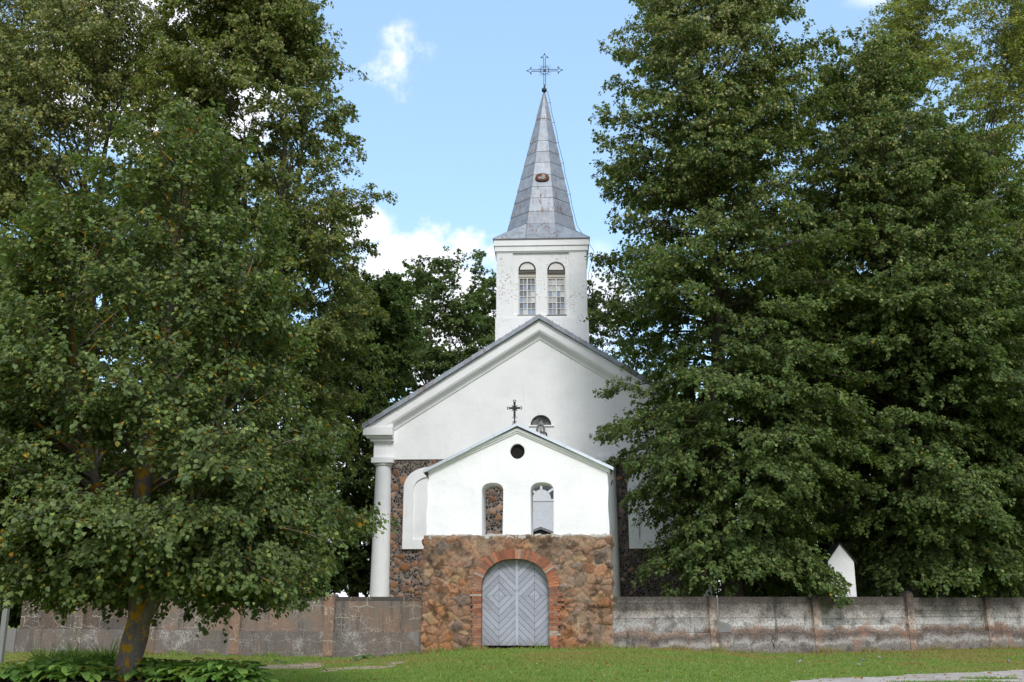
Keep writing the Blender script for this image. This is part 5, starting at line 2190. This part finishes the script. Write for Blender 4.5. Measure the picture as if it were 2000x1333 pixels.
# behind the church
bD = tree_base(855, 74.0)
tD = make_tree('broad_tree', 'loose dark tree rising behind the left roof slope of the church', bD, straight(24, 0.4, 0.22, 8, 4, 3.6),
          px_prof(bD, [(1000, 730, 960), (850, 715, 985), (750, 700, 1000), (660, 705, 1010), (590, 730, 1005), (540, 770, 985), (505, 815, 935)]),
          seed=205, n_pri=270, leaf_len=0.19, n_leaf=190000, rise=(0.1, 0.7), noise=0.24, pal=GREEN, wts=[5, 5, 4, 1.5, 0.03], sec_per_m=2.0, spray=0.4)
bE = tree_base(1205, 78.0)
make_tree('broad_tree', 'thin leaved tree showing just right of the tower', bE, straight(22, 0.35, 0.2, 9, 3, 2.4),
          px_prof(bE, [(950, 1080, 1340), (800, 1090, 1330), (680, 1100, 1310), (610, 1110, 1290), (560, 1140, 1250), (535, 1165, 1220)]),
          seed=206, n_pri=120, leaf_len=0.19, n_leaf=60000, rise=(0.1, 0.7), noise=0.24, pal=[(0.07, 0.10, 0.03), (0.09, 0.115, 0.035), (0.05, 0.08, 0.025)], wts=[3, 3, 3], sec_per_m=2.0, spray=0.4)
# right-hand limes
bF = tree_base(1432, 37.0)
make_tree('lime_tree', 'tall lime tree right of the church whose low boughs hang over the concrete wall', bF, straight(23.5, 0.40, 0.07, 10, 1, 0.7),
          px_prof(bF, [(1178, 1330, 1650), (1125, 1225, 1615), (1070, 1305, 1590), (1010, 1265, 1600), (930, 1200, 1690), (830, 1190, 1690), (730, 1200, 1680), (620, 1185, 1670), (540, 1165, 1650), (450, 1215, 1640), (370, 1170, 1620), (270, 1160, 1610), (180, 1185, 1600), (90, 1205, 1585), (0, 1235, 1560), (-100, 1280, 1520), (-190, 1370, 1460)]),
          seed=217, n_pri=420, leaf_len=0.13, n_leaf=380000, rise=(-0.35, 0.45), noise=0.2, pal=LIMEPAL, wts=LW, bract=0.42, bract_from=0.5, droop=0.4, sec_per_m=3.4, minz=1.2)
bH = tree_base(1775, 39.5)
tH = make_tree('lime_tree', 'dense green lime tree standing in the middle of the right hand row', bH, straight(20.8, 0.38, 0.08, 11, 2, 1.0),
          px_prof(bH, [(1165, 1690, 1990), (1090, 1680, 2010), (980, 1560, 2020), (850, 1490, 2020), (700, 1480, 2010), (560, 1500, 2000), (430, 1540, 1970), (320, 1555, 1930), (220, 1570, 1870), (140, 1590, 1800), (80, 1615, 1740), (40, 1650, 1700)]),
          seed=208, n_pri=400, leaf_len=0.135, n_leaf=430000, rise=(-0.3, 0.55), noise=0.18, pal=LIMEPAL, wts=LW, bract=0.30, bract_from=0.55, droop=0.4, sec_per_m=3.4, minz=1.2)
bI = tree_base(2035, 41.0)
copy_tree(tH, bI, R_(140), 'green lime tree cut off by the right edge of the photo', 0.80)
bK = tree_base(1625, 50.0)
copy_tree(tH, bK, R_(250), 'dark lime tree standing back in the gap between the two nearest right hand limes', 0.82)
bL = tree_base(330, 52.0)
copy_tree(tC, bL, R_(70), 'dark tree at the back between the two yellowing limes on the left', 0.9)
bush = None
for px, Yb, sc, rz, lab in ((1500, 54, 1.0, 0, 'dark churchyard bush low behind the lime tree next to the church'), (1690, 56, 1.1, 80, 'dark churchyard bush low behind the white gabled pillar'),
                            (1830, 55, 0.95, 150, 'dark churchyard bush low behind the gravestones'), (1985, 57, 1.1, 220, 'dark churchyard bush low at the right edge of the photo'),
                            (560, 56, 1.1, 30, 'dark churchyard bush low behind the left wall near the church'), (400, 57, 1.2, 110, 'dark churchyard bush low behind the left wall beyond the leaning lime'),
                            (180, 56, 1.1, 290, 'dark churchyard bush low behind the left wall near its far end'), (10, 55, 1.1, 200, 'dark churchyard bush low at the left edge of the photo')):
    bb = tree_base(px, Yb)
    if bush is None:
        bush = make_tree('churchyard_bush', lab, bb, straight(5.2, 0.10, 0.1, 13, 4, 1.2), [(0.1, 0, 0, 1.6), (1.2, 0, 0, 2.5), (2.6, 0, 0, 2.6), (4.2, 0, 0, 1.9), (5.6, 0, 0, 0.5)],
                         group='bushes at the back of the churchyard', cat='bush', seed=210, n_pri=150, leaf_len=0.15, n_leaf=60000, rise=(0.1, 0.7), pal=GREEN, wts=[5, 4, 5, 0.5, 0.02], inner=0.4, minz=0.05)
    else:
        copy_tree(bush, bb, R_(rz), lab, sc)
bJ = tree_base(1880, 55.0)
make_tree('ash_tree', 'pale yellow green airy tree rising behind the right hand limes', bJ, straight(31, 0.40, 0.25, 12, 4, 4.0),
          px_prof(bJ, [(700, 1700, 2080), (520, 1680, 2100), (380, 1670, 2110), (240, 1670, 2110), (120, 1690, 2100), (10, 1720, 2080), (-80, 1780, 2020), (-140, 1850, 1950)]),
          seed=209, n_pri=220, leaf_len=0.17, n_leaf=190000, rise=(0.2, 0.8), noise=0.28, pal=[(0.28, 0.30, 0.08), (0.22, 0.26, 0.07), (0.16, 0.21, 0.06), (0.38, 0.34, 0.09)], wts=[4, 4, 3, 2], sec_per_m=2.2, spray=0.4, wf=0.6)

# ------------------------------------------------------------------ ground plants
def leaf_strip(mb_v, mb_f, mb_c, base, dirv, length, width, up, bend, col, r, ns=5, heart=True):
    d = Vector(dirv).normalized()
    s = Vector((-d.y, d.x, 0)).normalized()
    o = len(mb_v)
    for k in range(ns + 1):
        q = k / ns
        ang = up - bend * q
        if k == 0:
            p = Vector(base)
        else:
            p = p + (d * math.cos(ang) + Vector((0, 0, 1)) * math.sin(ang)) * (length / ns)
        w = width * (math.sin(math.pi * min(1, 0.12 + q * 0.88)) ** 0.7) if heart else width * (1 - q) + 0.002
        if q == 1:
            w = 0.002
        nn = Vector((0, 0, 1)) * math.cos(ang) - d * math.sin(ang)
        for t_ in (-1, 0, 1):
            mb_v.append(p + s * (t_ * w * 0.5) + nn * (abs(t_) * w * 0.16))
            mb_c.append((*col, 1))
    for k in range(ns):
        for t_ in range(2):
            a = o + k * 3 + t_
            mb_f.append((a, a + 1, a + 4, a + 3))


def clump(name, seed, n, rad, leaf, width, petiole, pal, heart=True, ns=5):
    r = random.Random(seed)
    v, f, c = [], [], []
    for k in range(n):
        a = r.uniform(0, 2 * math.pi)
        e = r.uniform(0.25, 1.35) if heart else r.uniform(0.9, 1.5)
        d = Vector((math.cos(a), math.sin(a), 0))
        pl_ = petiole * r.uniform(0.5, 1.1)
        b0 = d * r.uniform(0, rad)
        bs = b0 + (d * math.cos(e) + Vector((0, 0, 1)) * math.sin(e)) * pl_
        g = r.uniform(0.75, 1.25)
        col = tuple(x * g for x in r.choice(pal))
        leaf_strip(v, f, c, bs, (d.x + r.uniform(-.3, .3), d.y + r.uniform(-.3, .3), 0), leaf * r.uniform(0.7, 1.2), width * r.uniform(0.75, 1.2),
                   r.uniform(-0.1, 0.75) if heart else e, r.uniform(0.6, 1.4) if heart else r.uniform(0.6, 1.7), col, r, ns, heart)
    me = bpy.data.meshes.new(name)
    me.from_pydata([tuple(x) for x in v], [], f)
    at = me.color_attributes.new('col', 'FLOAT_COLOR', 'POINT')
    at.data.foreach_set('color', np.asarray(c, dtype=np.float32).ravel())
    me.polygons.foreach_set('use_smooth', np.ones(len(me.polygons), dtype=bool))
    me.materials.append(M['leaf_shiny'])
    return me


HOSTA = [(0.22, 0.37, 0.085), (0.19, 0.33, 0.08), (0.27, 0.42, 0.10), (0.15, 0.28, 0.07)]
hm = [clump('hosta', s, 60, 0.17, 0.215, 0.14, 0.30, HOSTA * 5 + [(0.42, 0.38, 0.10)]) for s in (1, 2, 3)]
hy = clump('hosta_yellow', 7, 55, 0.16, 0.17, 0.10, 0.24, [(0.36, 0.42, 0.08), (0.40, 0.45, 0.10), (0.28, 0.36, 0.07)])
hr = random.Random(21)
k = 0
BED = 0.20
for row_, (Yh, x0, x1, n) in enumerate(((17.55, 30, 520, 13), (18.15, 90, 500, 12), (18.8, 70, 470, 11))):
    for j in range(n):
        px = x0 + (x1 - x0) * (j + hr.uniform(0.2, 0.8)) / n
        if row_ == 0 and 165 < px < 320:
            continue
        x = depth_hit(px, 1300, Yh)[0]
        end = max(0.0, (px - 440) / 80)
        o = link('hosta', hm[k % 3], None, (x, Yh + hr.uniform(-.12, .12), BED - 0.18 * end), hr.uniform(0, 6.28))
        o.scale = (hr.uniform(0.9, 1.15),) * 2 + (hr.uniform(0.85, 1.1) * (1 - 0.25 * end),)
        tag(o, 'green hosta plant with broad heart shaped leaves in the bed around the leaning lime', 'hosta', 'green hostas in the left bed')
        k += 1
for px, py, Yh in ((8, 1310, 18.3), (30, 1320, 17.7), (-15, 1318, 17.7)):
    x = depth_hit(px, py, Yh)[0]
    o = link('hosta', hy, None, (x, Yh, BED), hr.uniform(0, 6.28))
    tag(o, 'yellow green hosta plant at the left end of the bed', 'hosta', 'yellow green hostas at the bed end')
# strap-leaved daylilies behind
lm = [clump('daylily', s, 70, 0.14, 0.62, 0.03, 0.05, [(0.20, 0.32, 0.07), (0.16, 0.27, 0.06), (0.25, 0.36, 0.09)], heart=False, ns=6) for s in (31, 32)]
for j, px in enumerate((85, 108, 130, 150, 172, 192, 212, 232)):
    x = depth_hit(px, 1300, 19.7)[0]
    o = link('daylily', lm[j % 2], None, (x, 19.7 + hr.uniform(-.2, .2), 0.2), hr.uniform(0, 6.28))
    o.scale = (hr.uniform(0.85, 1.1),) * 3
    tag(o, 'strappy leaved daylily clump behind the hostas left of the leaning lime', 'daylily', 'daylilies behind the hostas')
# thistly weeds near the wall
wm = clump('weed', 41, 16, 0.06, 0.34, 0.10, 0.10, [(0.18, 0.28, 0.14), (0.15, 0.24, 0.12)])
for px, py, s, lab in ((549, 1290, 0.8, 'small grey green weed beside the bare soil'), (712, 1283, 1.15, 'largest grey green leafy weed at the foot of the left wall'),
                       (690, 1287, 0.7, 'low weed left of the large weed by the wall'), (757, 1281, 0.8, 'grey green weed nearest the gatehouse stones')):
    x, y = ground_hit(px, py, -0.2)
    o = link('weed', wm, None, (x, y, float(gz(x, y))), hr.uniform(0, 6))
    o.scale = (s * 0.9, s * 0.9, s)
    tag(o, lab, 'weed', 'weeds along the left wall')

# bed soil and dark timber edging
soil_d = m_soil('dark bed soil', (0.05, 0.04, 0.03), (0.035, 0.028, 0.022), (0.08, 0.07, 0.06))
xa, xb = depth_hit(-60, 1320, 17.4)[0], depth_hit(470, 1320, 17.4)[0]
b = MB()
n = 24
ys = (17.42, 17.6, 19.6, 20.6)
for i_ in range(n):
    for j in range(3):
        q = []
        for (ii, jj) in ((i_, j), (i_ + 1, j), (i_ + 1, j + 1), (i_, j + 1)):
            x = xa + (xb - xa) * ii / n
            zz_ = (0.20 if jj in (1, 2) else 0.18) + 0.03 * math.sin(ii * 1.7 + jj)
            if jj == 3:
                zz_ = -0.12
            fall = max(0, (ii / n - 0.85) / 0.15)
            q.append((x, ys[jj], zz_ - 0.3 * fall))
        b.add(q, [(0, 1, 2, 3)])
o = b.build('bed_soil', soil_d, None, smooth=True)
o['kind'] = 'structure'
tr2 = random.Random(31)
xs_ = [depth_hit(p_, 1330, 17.3)[0] for p_ in (-60, 40, 75, 160, 235, 300, 400, 470)]
labs = ['dark timber at the left corner under the yellow green hostas', 'short dark timber block in the bed edging', 'dark edging timber left of the lime trunk',
        'tilted dark edging timber touching the left side of the lime trunk', 'dark edging timber right of the lime trunk', 'dark edging timber under the middle of the right hostas', 'dark edging timber at the right end of the bed']
for k in range(7):
    b = MB()
    x0, x1 = xs_[k] + 0.015, xs_[k + 1] - 0.015
    t0, t1 = tr2.uniform(-0.02, 0.04), tr2.uniform(-0.02, 0.04)
    g = tr2.uniform(0.7, 1.5)
    b.prism([(x0, -0.3), (x1, -0.3), (x1, 0.20 + t1), ((x0 + x1) / 2, 0.21 + (t0 + t1) / 2 + 0.01), (x0, 0.20 + t0)], 17.2 + tr2.uniform(-.03, .03), 17.41, (0.04 * g, 0.036 * g, 0.034 * g))
    tag(b.build('edging_timber', M['attr'], None, bevel=0.02), labs[k], 'timber', 'timbers edging the hosta bed')


# ------------------------------------------------------------------ lawn grass, fallen leaves, daisies
def in_poly(x, y, ol):
    ins = np.zeros(x.shape, bool)
    for k in range(len(ol)):
        ax, ay = ol[k]
        bx2, by2 = ol[(k + 1) % len(ol)]
        if ay != by2:
            ins ^= ((ay > y) != (by2 > y)) & (x < (bx2 - ax) * (y - ay) / (by2 - ay) + ax)
    return ins


def visible_xy(n, seed, y0=18.0, y1=42.0):
    r = np.random.default_rng(seed)
    # more blades near the camera, only where the lawn lies in view
    y = y0 + (y1 - y0) * r.random(n) ** 1.5
    px = r.uniform(-40, 2040, n)
    x = (px - 1088) / 2007 * y
    return x, y, px


def wall_y(x):
    """y of the wall/gate foot for a given x"""
    xr0, yr0 = WR.o.x, WR.o.y
    xl0, yl0 = WL.o.x, WL.o.y
    return np.where(x > xr0, yr0 + (x - xr0) * RIGHT_K, np.where(x < xl0, yl0 + (xl0 - x) * LEFT_K, GY + 0.0 + (x - GX) * math.tan(GA))) - 0.1


x, y, px = visible_xy(330000, 77)
ok = y < wall_y(x)
tro = np.array([[*p] for p in track_pts])
intr = in_poly(x + (vnoise(x * 2, y * 2, 91, 3) - .5) * .5, y + (vnoise(x * 2 + 7, y * 2, 92, 3) - .5) * .5, tro)
for hx_, hy_, hr_, hs_ in tr_h:
    intr &= ((x - hx_) ** 2 / hr_ ** 2 + (y - hy_) ** 2 / hs_ ** 2) > 1
ok &= ~intr | (np.random.default_rng(5).random(len(x)) < 0.01)
for so in SOILS:
    ok &= ~in_poly(x, y, so) | (np.random.default_rng(6).random(len(x)) < 0.12)
ok &= ~((x < xb) & (y < 19.7) & (y > 17.1))
x, y = x[ok], y[ok]
r = np.random.default_rng(78)
n = len(x)
toward = np.clip((wall_y(x) - y), 0, 3)
worn = vnoise(x * 0.5 + 3, y * 0.9 + 3, 93, 4)
hgt = r.uniform(0.025, 0.055, n) * (1 + (0.4 + 3.2 * sstep(vnoise(x * 1.6, y * 0.2, 95, 3), 0.42, 0.7)) * (toward < 0.35) + 0.9 * sstep(vnoise(x * 0.9 + 9, y * 1.4 + 9, 96, 4), 0.55, 0.7))
a = r.uniform(0, 2 * math.pi, n)
w = 0.011 + r.random(n) * 0.01
z = gz(x, y)
lean = r.normal(0, 0.5, (n, 2)) * hgt[:, None]
V = np.stack([np.stack([x - np.cos(a) * w, y - np.sin(a) * w, z - 0.005], 1), np.stack([x + np.cos(a) * w, y + np.sin(a) * w, z - 0.005], 1),
              np.stack([x + lean[:, 0], y + lean[:, 1], z + hgt], 1)], 1).reshape(-1, 3)
F = np.arange(n * 3).reshape(-1, 3)
pal = np.array([(0.215, 0.325, 0.08), (0.25, 0.36, 0.09), (0.175, 0.275, 0.07), (0.32, 0.34, 0.11)])
dry = np.array((0.34, 0.275, 0.11))
c = pal[r.choice(4, n, p=[.35, .3, .25, .1])] * r.uniform(0.8, 1.2, n)[:, None]
kd = np.clip(sstep(worn, 0.46, 0.62) * sstep(y, 24.0, 30.0) * 0.8 + 0.25 * (r.random(n) < 0.15) + 0.45 * sstep(toward, 1.4, 0.1) * sstep(x, 0.5, 3.0), 0, 0.9)
c = c * (1 - kd[:, None]) + dry * kd[:, None]
o = link('grass', np_mesh('grass', V, F, M['grass'], np.repeat(c, 3, 0)))
o['kind'] = 'stuff'
o['label'] = 'short mown grass of the lawn in front of the wall'

x, y, px = visible_xy(1500, 88, 18.5, 41)
ok = (y < wall_y(x) - 0.05) & ~((x < xb) & (y < 19.7))
x, y = x[ok], y[ok]
n = len(x)
r = np.random.default_rng(89)
P = np.stack([x, y, gz(x, y) + 0.035], 1)
D = r.normal(0, 1, (n, 3)) * np.array([1, 1, 0.25])
N = np.array([[0, 0, 1.0]]) + r.normal(0, 0.4, (n, 3))
pal = np.array([(0.42, 0.25, 0.05), (0.30, 0.16, 0.05), (0.48, 0.34, 0.10), (0.24, 0.13, 0.06)])
o = link('fallen_leaves', leaf_mesh('fallen_leaves', P, D, N, r.uniform(0.045, 0.09, n), 0.8, pal[r.integers(0, 4, n)], M['leaf'], True, 0.15))
o['kind'] = 'stuff'
o['label'] = 'scattered yellow and brown fallen leaves on the lawn'
px = r.uniform(1250, 1620, 130)
py = r.uniform(1300, 1335, 130)
pts = np.array([ground_hit(a_, b__, -0.1) for a_, b__ in zip(px, py)])
P = np.stack([pts[:, 0], pts[:, 1], gz(pts[:, 0], pts[:, 1]) + 0.05], 1)
n = len(P)
o = link('daisies', leaf_mesh('daisies', P, r.normal(0, 1, (n, 3)) * np.array([1, 1, 0.1]), np.array([[0, -0.5, 1.0]]) + r.normal(0, 0.2, (n, 3)), np.full(n, 0.016), 1.0,
                              np.tile([[0.75, 0.75, 0.72]], (n, 1)), M['leaf'], True, 0.0))
o['kind'] = 'stuff'
o['label'] = 'tiny white flowers scattered in the lawn near the gravel track'

# small birds feeding on the lawn
def bird(px, py, head, sc, dark, label):
    x, y = ground_hit(px, py, -0.12)
    me = bpy.data.meshes.new('bird')
    pts = [(-0.105, 0, 0.055), (-0.05, 0, 0.065), (0.0, 0, 0.062), (0.045, 0, 0.085), (0.075, 0, 0.115), (0.10, 0, 0.112)]
    rad = [(0.012, 0.004), (0.022, 0.018), (0.036, 0.034), (0.028, 0.028), (0.021, 0.022), (0.005, 0.005)]
    b = MB()
    n = 10
    vs, fs = [], []
    for (p, (ry, rz)) in zip(pts, rad):
        for k in range(n):
            a = 2 * math.pi * k / n
            vs.append((p[0] + 0.0, ry * math.cos(a), p[2] + rz * math.sin(a)))
    for i_ in range(len(pts) - 1):
        for k in range(n):
            fs.append((i_ * n + k, i_ * n + (k + 1) % n, (i_ + 1) * n + (k + 1) % n, (i_ + 1) * n + k))
    fs += [tuple(range(n)), tuple(range(len(vs) - n, len(vs)))]
    # beak, folded tail and legs grow out of the same mesh
    b.add(vs, fs)
    cl = []
    for q in b.v:
        up = q[2] > 0.075 + q[0] * 0.45
        g = (0.16, 0.17, 0.19) if up else ((0.55, 0.56, 0.58) if not dark else (0.2, 0.2, 0.22))
        cl.append((*g, 1))
    b.c = cl
    b.add([(0.098, -0.004, 0.112), (0.098, 0.004, 0.112), (0.118, 0, 0.109), (0.098, 0, 0.117)], [(0, 2, 1), (0, 3, 2), (1, 2, 3)], (0.03, 0.03, 0.03))
    b.add([(-0.10, -0.012, 0.056), (-0.10, 0.012, 0.056), (-0.175, 0.014, 0.05), (-0.175, -0.014, 0.05), (-0.10, 0, 0.062), (-0.175, 0, 0.054)],
          [(0, 4, 5, 3), (4, 1, 2, 5), (0, 3, 2, 1)], (0.08, 0.08, 0.09) if not dark else (0.05, 0.05, 0.06))
    for s in (-1, 1):
        b.tube([(0.0, s * 0.012, 0.04), (-0.008, s * 0.013, 0.018), (0.004, s * 0.014, 0.0)], 0.0025, 4, (0.05, 0.04, 0.04))
    o = b.build('small_bird', M['attr'], None, smooth=True, loc=(x, y, float(gz(x, y)) + 0.03), rotz=R_(head))
    o.scale = (sc,) * 3
    tag(o, label, 'bird', 'small birds on the lawn')


bird(1561, 1293, 20, 0.85, False, 'pale grey bird standing clear on the lawn, leftmost of the birds')
bird(1685, 1287, 120, 0.7, True, 'dark grey bird on the lawn between two pale birds')
bird(1718, 1282, 200, 0.75, False, 'pale bird on the lawn nearest the tall capped wall post')
bird(1679, 1298, 150, 0.7, False, 'small pale bird on the lawn closest to the gravel track')
bird(1969, 1290, 60, 0.9, True, 'dark grey bird alone on the lawn at the far right')
